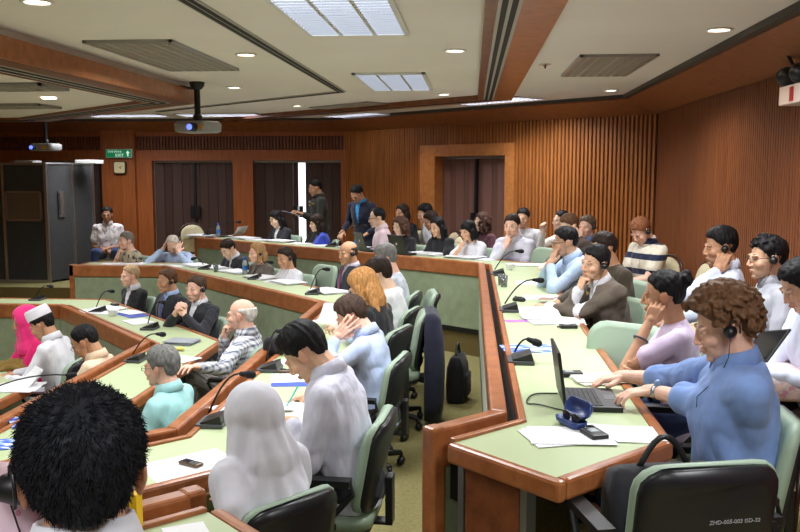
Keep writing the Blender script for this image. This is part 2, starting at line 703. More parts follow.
        sh.box((Af.x - .035 * s, Af.y - .07 * s, Af.z - .09 * s), (Af.x + .035 * s, Af.y + .17 * s, Af.z - .07 * s))
        sh.build('shoe', mat('shoe_leather', (30, 26, 26), .4), root, smooth=True)
    c, F = spine_at(pts, frames, 0, s)
    trous.ell(p0 + V((0, -.02 * s, -.01 * s)), (.185 * s, .14 * s, .115 * s))
    me = remesh(body, voxel, 1, .45)
    tint(me, C, RH, s, skin, hairc, fem, stubble)
    me.materials.append(skin_mat())
    link('body', me, root)
    # clothes
    if top:
        me = remesh(shirt, max(voxel, .0065) * 1.15, 18)
        a = coords(me); nn = normals(me)
        up = np.array(F2 @ V((0, 0, 1)))
        amp = .011
        d = amp * (np.abs(vnoise(a, 22, seed)) * 1.6 - .5) + .004 * vnoise(a * np.array([1, 1, .5]), 48, seed + 3)
        setco(me, a + nn * d[:, None])
        me.materials.append(top)
        if jacket or vneck:
            # the open front shows the shirt beneath
            me.materials.append(vneck if vneck else jacket)
            cs, Fs = spine_at(pts, frames, .5, s)
            b = ((a - np.array(cs)) @ np.array(Fs)) / s
            ctr = np.empty(len(me.polygons) * 3, np.float32); me.polygons.foreach_get('center', ctr)
            b = ((ctr.reshape(-1, 3) - np.array(cs)) @ np.array(Fs)) / s
            wv = np.interp(b[:, 2], [-.3, -.27, -.02, .1], [0, .0, .04, .048])
            mi = ((np.abs(b[:, 0]) < wv) & (b[:, 1] > .02)).astype(np.int32)
            me.polygons.foreach_set('material_index', mi)
        link('jacket' if jacket else 'shirt', me, root)
    if bottom:
        me = remesh(trous, .011, 4)
        a = coords(me); nn = normals(me)
        setco(me, a + nn * (.005 * vnoise(a, 26, seed + 7))[:, None])
        me.materials.append(bottom)
        link('trousers', me, root)
    if cuffs:
        for key in ('R', 'L'):
            S, El, W, f, n = dirs[key]
            m_ = MB(); d = (W - El).normalized()
            m_.cap(El.lerp(W, .86), El.lerp(W, .97), (.034 + loose * .5) * s, (.033 + loose * .5) * s, 14)
            m_.build('shirt_cuff', cuffs, root, smooth=True)
    # collar and tie
    if collar:
        m_ = MB()
        rings = []
        for dz_, r0, in ((.058, .062), (.056, .067), (.004, .086), (.0, .078), (.036, .061)) if not jacket else ((.05, .06), (.048, .064), (.01, .076), (.005, .07), (.03, .058)):
            ring = []
            for j in range(25):
                t = 2 * PI * (.04 + .92 * j / 24) + PI / 2
                fr = .5 + .5 * math.cos(t - PI / 2)
                zz = dz_ - .03 * fr * (1 if dz_ < .02 else .75)
                rr = r0 * (.93 if fem else 1.04)
                ring.append(nb + F2 @ V((math.cos(t) * rr, math.sin(t) * rr * 1.05 + .008, zz + .012)) * s)
            rings.append(ring)
        n = 25; vs = [p for r in rings for p in r]; k = len(rings)
        fs = [(i * n + j, i * n + j + 1, ((i + 1) % k) * n + j + 1, ((i + 1) % k) * n + j) for i in range(k) for j in range(n - 1)]
        fs += [tuple(i * n for i in range(k))[::-1], tuple(i * n + n - 1 for i in range(k))]
        m_.add(vs, fs)
        m_.build('collar', collar, root, smooth=True)
    if tie:
        m_ = MB()
        rings = []
        for h, w in ((.49, .014), (.475, .02), (.45, .014), (.36, .021), (.25, .027), (.14, .034), (.09, .03), (.06, .004)):
            c, F = spine_at(pts, frames, h, s)
            dep = np.interp(h, [0, .14, .3, .4, .46, .49, .505], [.118, .112 + belly * 1.3, .132 + belly * .5, .112, .088, .066, .05]) + loose + .012 + (.008 if jacket else 0)
            rings.append([c + F @ (V((x, dep + dy, 0)) * s) for x, dy in ((-w, -.006), (0, -.008), (w, -.006), (w, .002), (0, .006), (-w, .002))])
        m_.loft(rings)
        m_.build('tie', tie, root, smooth=True)
    # eyes
    if eyes:
        for k in (-1, 1):
            m_ = MB()
            m_.ell(C + RH @ (V((k * .0315, .081, .0035)) * s), (.0112 * s, .0085 * s, .0042 * s), RH, 12, 8)
            m_.mi = 1
            m_.ell(C + RH @ (V((k * .0315, .0862, .0035)) * s), (.0054 * s, .004 * s, .0043 * s), RH, 10, 6)
            m_.build('eye', [mat('eye_white', (225, 220, 214), .25), mat('iris', (38, 26, 20), .2)], root, smooth=True)
    # hair
    P = lambda a, b, c: C + RH @ (V((a, b, c)) * s)
    if hair:
        hm = MB()
        hair_cap(hm, C, RH, s, hair, hthick, hvol)
        ex = extra or ''
        E = lambda c, r, R=None: hm.ell(P(*c), [q * s for q in r], RH if R is None else RH @ R)
        if 'long' in ex:
            E((0, -.075, -.075), (.085, .05, .13))
            for k in (-1, 1):
                hm.cap(P(k * .075, -.005, .0), P(k * .083, .012, -.15), .03 * s, .022 * s)
                hm.cap(P(k * .06, -.06, -.05), P(k * .07, -.06, -.2), .04 * s, .03 * s)
        if 'bob' in ex:
            E((0, -.07, -.05), (.09, .055, .1))
            for k in (-1, 1):
                hm.cap(P(k * .078, -.005, .0), P(k * .083, .02, -.1), .032 * s, .022 * s)
        if 'wavy' in ex:
            for i in range(46):
                a = random.uniform(.6, 2 * PI - .6)
                z = random.uniform(-.15, .07)
                q = P(math.sin(a) * .092, math.cos(a) * .095 - .015, z)
                hm.cap(q, q + V((random.uniform(-.02, .02), random.uniform(-.02, .02), -.05)) * s, .022 * s, .016 * s)
        if 'pony' in ex:
            hm.cap(P(0, -.1, .03), P(0, -.145, -.02), .03 * s, .03 * s); hm.cap(P(0, -.145, -.02), P(0, -.13, -.17), .03 * s, .012 * s)
        if 'bun' in ex:
            for i in range(7):
                a = i * .9
                E((.02 * math.cos(a), -.118 + .008 * math.sin(3 * a), .075 + .024 * math.sin(a)), (.024, .022, .024))
            E((0, -.115, .075), (.042, .038, .042))
        if 'spiky' in ex:
            for i in range(60):
                a = random.uniform(-1.9, 1.9); e = random.uniform(.45, 1.4)
                d = V((math.sin(a) * math.cos(e), math.cos(a) * math.cos(e), math.sin(e)))
                q = V((d.x * .078, d.y * .1 - .014, d.z * .09 + .03))
                hm.cap(P(*q), P(*(q + d * .016 + V((0, .008, .006)))), .012 * s, .005 * s, 7)
        if curly:
            for i in range(curly):
                a = random.uniform(0, 2 * PI); e = random.uniform(-.75, 1.5)
                d = V((math.sin(a) * math.cos(e), math.cos(a) * math.cos(e), math.sin(e)))
                deg = abs((math.degrees(a) + 180) % 360 - 180)
                zl = np.interp(deg, [0, 45, 70, 90, 112, 130, 180], [.095, .075, .02, .04, .0, -.05, -.075])
                r = 1.0 + random.uniform(.15, .34)
                q = V((d.x * .0755 * r, d.y * .096 * r - .014, d.z * .088 * r + .034))
                if q.z < zl: continue
                u = d.orthogonal().normalized() * random.uniform(.006, .012)
                w = d.cross(u).normalized() * random.uniform(.006, .012)
                # a small curl
                pts_ = [P(*(q + u * math.cos(t) + w * math.sin(t) + d * .004 * t)) for t in (0, 1.3, 2.6, 3.9, 5.2)]
                for b_ in range(4): hm.cap(pts_[b_], pts_[b_ + 1], .0062 * s, .0056 * s, 6, 2)
        me = remesh(hm, .0055 if voxel < .0066 else .0075, 1, .4)
        a = coords(me); nn = normals(me)
        h = ((a - np.array(C)) @ np.array(RH)) / s
        if not curly and hairdisp:
            az = np.arctan2(h[:, 0], h[:, 1] + .014)
            st = np.stack([np.sin(az) * .1 * 6, np.cos(az) * .1 * 6, h[:, 2] * .9], 1)
            d = hairdisp * vnoise(st, 34, seed) + hairdisp * 1.1 * vnoise(h, 75, seed + 2) + hairdisp * .8 * vnoise(h * np.array([1, 1, .4]), 190, seed + 5)
            setco(me, a + nn * d[:, None])
        me.materials.append(hair_mat(hairc))
        ho = link('hair', me, root)
        if strands:
            a = coords(me); nn = normals(me)
            h = ((a - np.array(C)) @ np.array(RH)) / s
            ok = np.where((h[:, 2] > -.015) & (np.abs(h[:, 0]) < .2))[0]
            rng = np.random.RandomState(seed)
            sm = MB()
            RHn = np.array(RH)
            whorl = np.array([0, -.055, .115])
            for i in rng.choice(ok, strands):
                hp_, n_ = h[i], nn[i] @ RHn
                fl = hp_ - whorl
                fl = fl - n_ * fl.dot(n_)
                L = np.linalg.norm(fl)
                fl = fl / max(L, 1e-4) + rng.normal(size=3) * .35
                fl = fl / np.linalg.norm(fl)
                sd_ = np.cross(n_, fl); sd_ /= np.linalg.norm(sd_)
                ln_ = rng.uniform(.010, .018); wd = .0006
                b0 = hp_ - n_ * .002
                b1 = hp_ + fl * ln_ * .5 + n_ * ln_ * rng.uniform(.0, .07)
                b2 = hp_ + fl * ln_ + n_ * ln_ * rng.uniform(-.14, .03)
                q = [b0 - sd_ * wd, b0 + sd_ * wd, b0 + n_ * wd, b1 - sd_ * wd, b1 + sd_ * wd, b1 + n_ * wd, b2]
                sm.add([P(*x) for x in q], [(0, 1, 4, 3), (1, 2, 5, 4), (2, 0, 3, 5), (3, 4, 6), (4, 5, 6), (5, 3, 6)])
            sm.build('hair_strands', mat('hair_strand', hairc, .7, spec=.1), ho, smooth=True)
    if cap:
        m_ = MB()
        rings = []
        for z, r in ((.062, .1), (.1, .1), (.135, .096), (.15, .088), (.153, .02)):
            rings.append([P(math.cos(t) * r * .86, math.sin(t) * r * 1.06 - .014, z) for t in [2 * PI * j / 28 for j in range(28)]])
        m_.loft(rings)
        m_.build('cap', cap, root, smooth=False, bevel=.004)
    if hijab:
        hm = MB()
        n, k = 40, 26
        rings = []
        for i in range(k):
            el = -PI / 2 + (i + .5) * PI / k
            ring = []
            for j in range(n):
                az = 2 * PI * j / n
                d = V((math.sin(az) * math.cos(el), math.cos(az) * math.cos(el), math.sin(el)))
                q = V((d.x * .112, d.y * .136 - .018, d.z * .134 + .012))
                # the opening for the face
                u_ = d.x / .60; w_ = (d.z + .12) / .78
                if d.y > 0 and u_ * u_ + w_ * w_ < 1: q = V((d.x * .06, d.y * .06, d.z * .06))
                ring.append(P(*q))
            rings.append(ring)
        hm.loft(rings)
        cs, Fs = spine_at(pts, frames, .5, s)
        hm.cap(P(0, -.02, -.03), cs + Fs @ V((0, -.01, -.03)), .115 * s, .145 * s, 20)
        big = hijab[1]
        prof = [(.56, .07, .07), (.52, .115, .105), (.47, .15, .125), (.4, .18, .15)] + ([(.34, .195, .175), (.3, .19, .172)] if big else [(.35, .18, .15), (.33, .15, .12)])
        rings = []
        for h_, w_, d_ in prof[::-1]:
            cc, FF = spine_at(pts, frames, h_, s)
            rings.append([cc + FF @ V((math.cos(t) * w_, math.sin(t) * d_, 0)) * s for t in [2 * PI * j / 28 for j in range(28)]])
        hm.loft(rings)
        if big:
            for key in ('R', 'L'):
                S, El, W, f, n_ = dirs[key]
                hm.cap(S, S.lerp(El, .42), .078 * s, .08 * s)
        me = remesh(hm, .007, 12)
        a = coords(me); nn = normals(me)
        h = ((a - np.array(C)) @ np.array(RH)) / s
        az = np.arctan2(h[:, 0], h[:, 1] + .05)
        fold = (np.sin(az * 7 + h[:, 2] * 9) + .6 * np.sin(az * 11 - h[:, 2] * 12)) * np.clip((.05 - h[:, 2]) / .2, 0, 1)
        setco(me, a + nn * (.0075 * fold + .0015 * vnoise(a, 20, seed))[:, None])
        me.materials.append(hijab[0])
        link('headscarf', me, root)
    if glasses:
        m_ = MB()
        for k in (-1, 1):
            m_.tube([P(k * .033 + .023 * math.cos(t), .1005, .002 + .0155 * math.sin(t)) for t in [2 * PI * j / 14 for j in range(15)]], .0016 * s * (1.6 if voxel > .006 else 1), 6)
            m_.tube([P(k * .056, .099, .006), P(k * .074, .05, .008), P(k * .083, -.012, .008)], .0018 * s * (1.5 if voxel > .006 else 1), 6)
        m_.tube([P(-.011, .101, .005), P(0, .104, .007), P(.011, .101, .005)], .0016 * s, 6)
        m_.build('glasses', glasses, root, smooth=True)
    if phones:
        for k in ((-1, 1) if phones == 'both' else ((1,) if phones == 'R' else (-1,))):
            m_ = MB()
            m_.cap(P(k * .088, .0, -.004), P(k * .1, .004, -.004), .024 * s, .021 * s, 16)
            m_.mi = 1
            m_.cap(P(k * .1, .004, -.004), P(k * .1055, .005, -.004), .013 * s, .012 * s, 12)
            m_.mi = 0
            m_.tube([P(k * .096, .0, .016), P(k * .095, -.012, .035), P(k * .09, -.03, .03), P(k * .088, -.036, .0), P(k * .09, -.03, -.02)], .003 * s, 6)
            cs, Fs = spine_at(pts, frames, .36, s)
            m_.tube([P(k * .1, .008, -.024), P(k * .09, .03, -.09), P(k * .07, .07, -.15), cs + Fs @ V((k * .05, .15, .03)) * s, cs + Fs @ V((k * .03, .155, -.1)) * s], .0015 * s, 5)
            m_.build('earphone', [mat('black_plastic', (22, 22, 25), .4), mat('grey_plastic', (70, 72, 76), .4)], root, smooth=True)
    return dict(root=root, C=C, RH=RH, s=s, dirs=dirs, pts=pts, frames=frames, base=base, RW=RW, hz=hz, P=P, world=lambda q: base + RW @ V(q))
# ------------------------------------------------------------------ materials of the room
M_trim = wood('orange_wood', (136, 78, 42), (178, 112, 68), .28, 'd')
M_dwood = wood('brown_wood', (104, 58, 34), (142, 84, 50), .35, 'd')
M_slat = wood('slat_wood', (140, 80, 36), (188, 118, 58), .42, 'z')
M_slatback = mat('slat_groove', (52, 28, 16), .8)
M_wallwood = wood('panel_wood', (140, 74, 36), (178, 102, 54), .4, 'z')
M_lam = mat('green_laminate', (180, 194, 152), .38, spec=.4)
M_pad = fabric('padded_green', (140, 152, 122), .8, .05, .08)
M_black = mat('black_plastic', (22, 22, 25), .4)
M_dark = mat('dark_gap', (16, 13, 12), .8)
M_grey = mat('grey_plastic', (70, 72, 76), .4)
M_alu = mat('aluminium', (175, 175, 178), .35, .9)
M_chrome = mat('chrome', (205, 205, 210), .15, 1.)
M_paper = mat('paper', (238, 238, 240), .8, spec=.2)
M_white = mat('white_plastic', (228, 228, 228), .4)
M_ceil = mat('ceiling_paint', (218, 212, 196), .9, spec=.1)
NT_ = NT(M_ceil); NT_.base(NT_.ramp(NT_.noise(NT_.obj(), .8, 3), [(.3, (238, 232, 228)), (.7, (245, 240, 236))]))
M_carpet = mat('carpet', (128, 122, 82), .95, spec=.05)
NT_ = NT(M_carpet)
NT_.base(NT_.ramp(NT_.noise(NT_.obj(), 40, 4, .8), [(.3, (126, 118, 76)), (.7, (158, 150, 106))]))
NT_.bump(NT_.noise(NT_.obj(), 400, 2), .4, .004)
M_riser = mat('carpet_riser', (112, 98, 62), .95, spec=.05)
M_glow = mat('lamp_diffuser', (255, 255, 255), .5, emit=(222, 235, 255), strength=2.3)
M_glow2 = mat('lamp_diffuser_far', (255, 255, 255), .5, emit=(235, 240, 255), strength=5.0)
M_spot = mat('downlight_glow', (255, 255, 255), .5, emit=(255, 232, 205), strength=14.0)
M_door = mat('folding_door_brown', (74, 50, 42), .6)
M_door2 = mat('folding_door_plum', (124, 88, 78), .6)
M_booth = fabric('booth_cloth', (62, 62, 64), .9, .05, .05)

Hc = 2.65
LV = {'A': 0.0, 'B': -.25, 'C': -.5, 'D': -.75}
RING = {'A': [(-9, 12.5), (-4.1, 12.5), (.11, 9.25), (.12, 3.5), (-1.9, 1.48), (-9, 1.48)],
        'B': [(-9, 10.9), (-3.99, 10.9), (-1.41, 8.0), (-1.44, 3.95), (-2.6, 2.79), (-9, 2.79)],
        'C': [(-9, 9.15), (-4.55, 9.15), (-2.83, 7.2), (-2.83, 4.57), (-3.3, 4.1), (-9, 4.1)],
        'D': [(-9, 7.5), (-5.2, 7.5), (-4.22, 6.45), (-4.22, 5.65), (-4.5, 5.4), (-9, 5.4)]}
OUT = [(-9, 15.3), (-2.2, 15.3), (2.6, 10.7), (2.5, 0.5), (1.5, -3.2), (-9, -3.2)]


def offpt(poly, i, d):
    P = [V((*p, 0)) for p in poly]
    def nrm(a, b):
        t = (b - a).normalized(); return V((-t.y, t.x, 0))
    if i == 0: n = nrm(P[0], P[1]); return P[0] + n * d
    if i == len(P) - 1: n = nrm(P[-2], P[-1]); return P[-1] + n * d
    n1, n2 = nrm(P[i - 1], P[i]), nrm(P[i], P[i + 1])
    m = (n1 + n2).normalized()
    return P[i] + m * (d / m.dot(n1))


def seg_hit(px, py, ring, i, off):                   # eye point over the line that runs off behind segment i of a ring
    P, Q = V((*RING[ring][i], 0)), V((*RING[ring][i + 1], 0))
    t = (Q - P).normalized(); n = V((-t.y, t.x, 0))
    P = P + n * off
    r = ray(px, py)
    k = (P.dot(n)) / (r.x * n.x + r.y * n.y)
    return EYE + r * k


# ------------------------------------------------------------------ floors
order = ['A', 'B', 'C', 'D']
for k, r in enumerate(order):
    inner = RING[r]
    outer = OUT if k == 0 else RING[order[k - 1]]
    mb = MB()
    z = LV[r]
    for i in range(5):
        a, b = inner[i], inner[i + 1]
        c, d = outer[i + 1], outer[i]
        mb.add([(*a, z), (*b, z), (*c, z), (*d, z)], [(0, 1, 2, 3)])
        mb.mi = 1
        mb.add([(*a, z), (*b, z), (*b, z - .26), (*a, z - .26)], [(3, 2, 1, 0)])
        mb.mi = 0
    o = mb.build('floor' if k == 0 else 'floor_tier', [M_carpet, M_riser])
    o['kind'] = 'structure'
mb = MB(); mb.prism(RING['D'], -1.05, -1.0)
mb.build('floor_well', M_carpet)['kind'] = 'structure'
mb = MB(); mb.prism([(-2.6, .4), (-.95, 1.55), (-.3, 1.75), (.35, 1.1), (.35, -2.8), (-2.6, -2.8)], 0, .2)
mb.build('floor_dais', M_carpet)['kind'] = 'structure'

# ------------------------------------------------------------------ conference desks
M_panel = M_pad


def desk(label, ring, i, t0=None, t1=None, gap_end=(0, 0), w=.62, group='curved conference desk ring'):
    """the desk along segment i of a ring; t0/t1 give a free end (metres from the start / before the end), else it is mitred"""
    poly = RING[ring]; z = LV[ring]; low = z - .25
    P, Q = V((*poly[i], 0)), V((*poly[i + 1], 0))
    t = (Q - P).normalized(); n = V((-t.y, t.x, 0))
    n = n
    L = (Q - P).length

    def ends(d, ex0=0., ex1=0.):
        a = offpt(poly, i, d) if t0 is None else P + t * (t0 - ex0) + n * d
        b = offpt(poly, i + 1, d) if t1 is None else Q - t * (t1 - ex1) + n * d
        return a, b

    def strip(mb, d0, d1, z0, z1, ex=0.):
        a0, b0 = ends(d0, ex, ex); a1, b1 = ends(d1, ex, ex)
        mb.prism([(a0.x, a0.y), (b0.x, b0.y), (b1.x, b1.y), (a1.x, a1.y)], z0, z1)
        return mb
    mid = (P + Q) / 2
    root = thing('conference_desk', label, 'desk', (mid.x, mid.y, z), 0)
    root['group'] = group

    def bld(mb, name, m, bevel=0.):
        o = mb.build(name, m, root, bevel=bevel)
        o.matrix_parent_inverse = Matrix.Translation(-V((mid.x, mid.y, z)))
        return o
    bld(strip(MB(), -.02, .02, z + .05, z + .64), 'front_panel', M_pad, .004)
    bld(strip(MB(), -.024, .02, z + .0, z + .05), 'baseboard', M_black)
    bld(strip(MB(), -.035, .035, z + .63, z + .79, .04), 'rail', M_trim, .012)
    bld(strip(MB(), .036, .08, z + .5, z + .7, -.05), 'gap_shade_slab', M_dark)  # near-black slab whose colour stands for the shade between rail and tabletop
    bld(strip(MB(), .08, .112, z + .70, z + .768), 'inner_edging', M_trim, .006)
    bld(strip(MB(), .112, w - .05, z + .715, z + .755), 'tabletop', M_lam)
    bld(strip(MB(), w - .05, w, z + .685, z + .762), 'outer_edging', M_trim, .014)
    for e, tt in ((0, t0), (1, t1)):
        if tt is None: continue
        a, b = ends(.112); c, d = ends(w)
        p0, p1 = (a, c) if e == 0 else (b, d)
        sgn = 1 if e == 0 else -1
        m_ = MB(); m_.prism([(p0.x, p0.y), (p1.x, p1.y), ((p1 + t * sgn * -.045).x, (p1 + t * sgn * -.045).y), ((p0 + t * sgn * -.045).x, (p0 + t * sgn * -.045).y)], z + .685, z + .762)
        bld(m_, 'end_edging', M_trim, .014)
        q0 = P + t * (t0 if e == 0 else L - t1)
        m_ = MB()
        u = q0 - t * sgn * .04
        c4 = [u - n * .035, u + n * .035, u + n * .035 + t * sgn * .07, u - n * .035 + t * sgn * .07]
        m_.prism([(c.x, c.y) for c in c4], z - .0, z + .795)
        bld(m_, 'end_post', M_trim, .012)
        m_ = MB()
        c4 = [q0 + n * .15 + t * sgn * .02, q0 + n * .42 + t * sgn * .02, q0 + n * .42 + t * sgn * .06, q0 + n * .15 + t * sgn * .06]
        m_.prism([(c.x, c.y) for c in c4], z, z + .69)
        bld(m_, 'support_panel', M_dwood)
        for dd in (.115, .43):
            m_ = MB()
            c4 = [q0 + n * dd + t * sgn * .015, q0 + n * (dd + .03) + t * sgn * .015, q0 + n * (dd + .03) + t * sgn * .065, q0 + n * dd + t * sgn * .065]
            m_.prism([(c.x, c.y) for c in c4], z, z + .69)
            bld(m_, 'metal_strip', M_alu)
    return root


desk('green topped desk below the wide wood framed doorway, three laptops and seven listeners along it', 'A', 1, t0=0.05)
desk('long green topped desk carrying the open laptop with curly haired man behind it', 'A', 2, w=.65)
sA = 3
desk('short pointed end of the green topped desk beside the aisle, nothing on it but papers', 'A', 3, t1=2.857 - .36, w=.65)
desk('desk section behind which the dark haired man seen from behind sits', 'A', 3, t0=1.39, t1=.2)
desk('desk under the two grey haired men beside the dark booth', 'B', 0, t0=3.75)
desk('desk with three writing people and a man in suit, wood front facing the inner rows', 'B', 1)
desk('desk where the man writing with a teal pen and the man holding his head sit', 'B', 2)
desk('desk with the mobile phone on white paper beside the woman in white headscarf', 'B', 3, t1=.1)
desk('desk with one microphone behind the pink headscarf and white cap', 'C', 0, t0=2.5)
desk('desk of the woman and two men in black suits', 'C', 1)
desk('desk of the man in turquoise shirt and the bald man in checked shirt', 'C', 2)
desk('short angled desk hidden past the large dark haired head, level with turquoise shirt', 'C', 3)
desk('innermost desk with the mustard cloth and pink headscarfed woman', 'D', 1)
desk('innermost desk with open papers by the man in maroon tie', 'D', 2)

# ------------------------------------------------------------------ walls
def wall_slats(name, P, Q, z0, z1, pitch, w, dep, m, skip=()):
    P, Q = V((*P, 0)), V((*Q, 0))
    t = (Q - P).normalized(); n = V((t.y, -t.x, 0)); L = (Q - P).length
    mb = MB()
    mb.mi = 1
    def quad(a, b, za, zb, d0, d1):
        q = [P + t * a + n * d0, P + t * b + n * d0, P + t * b + n * d1, P + t * a + n * d1]
        mb.prism([(c.x, c.y) for c in q], za, zb)
    cuts = [0] + [x for s in skip for x in s[:2]] + [L]
    for i in range(0, len(cuts), 2): quad(cuts[i], cuts[i + 1], z0, z1, -.12, 0)
    for s in skip: quad(s[0], s[1], s[2], z1, -.12, 0)
    mb.mi = 0
    x = pitch / 2
    while x < L:
        zz = z0
        for s in skip:
            if s[0] - .03 < x < s[1] + .03: zz = s[2]
        q = [P + t * (x - w / 2), P + t * (x + w / 2), P + t * (x + w * .38) + n * dep, P + t * (x - w * .38) + n * dep]
        if zz < z1: mb.prism([(c.x, c.y) for c in q], zz, z1)
        x += pitch
    o = mb.build(name, [m, M_slatback])
    o['kind'] = 'structure'
    return P, t, n


W0, W1, W2 = (-2.2, 14.9), (2.2, 10.5), (2.05, -3.0)
# the wall with the framed doorway: opening measured along the wall from the far corner
def along(px, py, c=12.7):
    q = onsum(px, py, c); return (V((q.x, q.y, 0)) - V((*W0, 0))).length, q.z
dL, dR = along(437, 160)[0], along(507, 160)[0]
fL, fR = along(422, 160)[0], along(516, 160)[0]
dTop = along(472, 156)[1]; fTop = along(472, 144)[1]
P, t, n = wall_slats('wall_back', W0, W1, 0, 2.5, .062, .044, .02, M_slat, skip=[(fL + .02, fR - .02, fTop)])
def wbox(mb, a, b, z0, z1, d0, d1, P=P, t=t, n=n):
    q = [P + t * a + n * d0, P + t * b + n * d0, P + t * b + n * d1, P + t * a + n * d1]
    mb.prism([(c.x, c.y) for c in q], z0, z1); return mb
mb = MB(); wbox(mb, fL, dL, 0, fTop, -.3, .05); wbox(mb, dR, fR, 0, fTop, -.3, .05); wbox(mb, dL, dR, dTop, fTop, -.3, .05)
tag(mb.build('trim_1', wood('frame_wood', (176, 108, 54), (208, 140, 80), .38, 'd'), bevel=.006), kind='structure')


def folding_door(name, mid, rail_m, P, t, n, a, b, z0, z1, dep, folds, gap=None):
    mb = MB()
    wd = (b - a) / folds
    for k in range(folds):
        x0, x1 = a + k * wd, a + (k + 1) * wd
        if gap and x0 < gap[1] and x1 > gap[0]:
            if x0 < gap[0]: x1 = gap[0]
            elif x1 > gap[1]: x0 = gap[1]
            else: continue
        s = .02 if k % 2 else -.02
        q = [P + t * (x0 + .004) + n * (dep - s), P + t * (x1 - .004) + n * (dep + s), P + t * (x1 - .004) + n * (dep + s - .03), P + t * (x0 + .004) + n * (dep - s - .03)]
        mb.prism([(c.x, c.y) for c in q], z0, z1 - .04)
    o = tag(mb.build(name, mid), kind='structure')
    m2 = MB(); wbox(m2, a, b, z1 - .04, z1, dep - .05, dep + .05, P, t, n)
    m2.build('door_rail', M_alu, o)
    m3 = MB()
    c = (a + b) / 2
    for k in (-1, 1):
        wbox(m3, c + k * .05 - .035, c + k * .05 + .035, .95, 1.15, dep + .02, dep + .05, P, t, n)
    m3.build('door_handle', M_black, o)
    m4 = MB(); wbox(m4, c - .02, c + .02, z0, z1 - .04, dep - .01, dep + .035, P, t, n)
    m4.build('meeting_stile', M_black, o)
    m5 = MB(); wbox(m5, a - .05, b + .05, 0, z1 + .05, dep - .2, dep - .12, P, t, n)
    m5.build('door_backing', M_dark, o)
    return o


folding_door('door_1', M_door2, None, P, t, n, dL, dR, 0, dTop, -.14, 10)
# right wall
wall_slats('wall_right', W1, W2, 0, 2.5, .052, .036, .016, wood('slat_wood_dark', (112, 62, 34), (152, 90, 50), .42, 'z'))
# far wall with the three folding doors
Yf = 14.9
xw = lambda px: ony(px, 160, Yf).x
zw = lambda py: ony(250, py, Yf).z
xs = [xw(p) for p in (104, 137, 152, 233, 253, 341)]
zD, zH, zS = zw(160.5), zw(150), zw(136)
mb = MB()
mb.box((xs[0], Yf - .12, 0), (xs[1], Yf + .1, 2.5))
mb.box((xs[3], Yf - .03, 0), (xs[4], Yf + .1, zH))
mb.box((xs[5], Yf - .03, 0), (W0[0] + .02, Yf + .1, zH))
mb.box((xs[1], Yf - .03, 0), (xs[2], Yf + .1, zH))
mb.box((-9, Yf - .03, zD), (xs[0], Yf + .1, zH)); mb.box((xs[2], Yf - .03, zD), (xs[3], Yf + .1, zH)); mb.box((xs[4], Yf - .03, zD), (xs[5], Yf + .1, zH))
mb.box((-9, Yf - .03, zS), (W0[0] + .02, Yf + .1, 2.66))
mb.box((-9, Yf + .1, 0), (-8.3, Yf + .2, zH))
tag(mb.build('wall_far', M_wallwood), kind='structure')
mb = MB(); mb.mi = 1
mb.box((-9, Yf + .02, zH), (xs[0], Yf + .1, zS)); mb.box((xs[1], Yf + .02, zH), (W0[0], Yf + .1, zS)); mb.mi = 0
x = -9
while x < W0[0]:
    if not xs[0] - .03 < x < xs[1] + .03: mb.box((x - .018, Yf - .01, zH), (x + .018, Yf + .02, zS))
    x += .058
tag(mb.build('trim_2', [M_dwood, M_slatback]), kind='structure')
Pf, tf, nf = V((0, Yf, 0)), V((1, 0, 0)), V((0, -1, 0))
folding_door('door_2', M_door, None, Pf, tf, nf, -8.3, xs[0], 0, zD, -.12, 12)
folding_door('door_3', M_door, None, Pf, tf, nf, xs[2], xs[3], 0, zD, -.12, 9)
g0, g1 = xw(296.5), xw(303.5)
d4 = folding_door('door_4', M_door, None, Pf, tf, nf, xs[4], xs[5], 0, zD, -.12, 9, gap=(g0, g1))
for ch in list(d4.children):
    if ch.name.startswith(('meeting_stile', 'door_backing')): bpy.data.objects.remove(ch)
mb = MB(); mb.box((xs[4] - .05, Yf + .26, 0), (g0 - .06, Yf + .32, zD + .05)); mb.box((g1 + .06, Yf + .26, 0), (xs[5] + .05, Yf + .32, zD + .05))
mb.build('door_backing', M_dark, d4)
mb = MB(); mb.box((g0 - .25, Yf + .5, 0), (g1 + .25, Yf + .52, zD + .1))
tag(mb.build('daylight_panel_1', mat('daylight', (255, 255, 255), .5, emit=(240, 245, 255), strength=2.2)), kind='structure')  # glowing sheet added behind the door gap, standing for the daylight outside
# the walls that close the room
mb = MB(); mb.box((-9.1, -3.2, -1.05), (-9, 15.3, 2.7)); tag(mb.build('wall_left', M_wallwood), kind='structure')
mb = MB(); mb.box((-9, -3.3, -1.05), (2.6, -3.15, 2.7)); tag(mb.build('wall_rear', M_wallwood), kind='structure')

# ------------------------------------------------------------------ ceiling
mb = MB(); mb.box((-9.1, -3.3, Hc), (2.8, 15.5, Hc + .08))
tag(mb.build('ceiling', M_ceil), kind='structure')


def band(name, pts, w0, w1, z0, z1, m, bevel=0.):
    mb = MB()
    for i in range(len(pts) - 1):
        a0, b0, a1, b1 = offpt(pts, i, w0), offpt(pts, i + 1, w0), offpt(pts, i, w1), offpt(pts, i + 1, w1)
        mb.prism([(a0.x, a0.y), (b0.x, b0.y), (b1.x, b1.y), (a1.x, a1.y)], z0, z1)
    return tag(mb.build(name, m, bevel=bevel), kind='structure')


def cat(px, py): q = at(px, py, Hc); return (q.x, q.y)
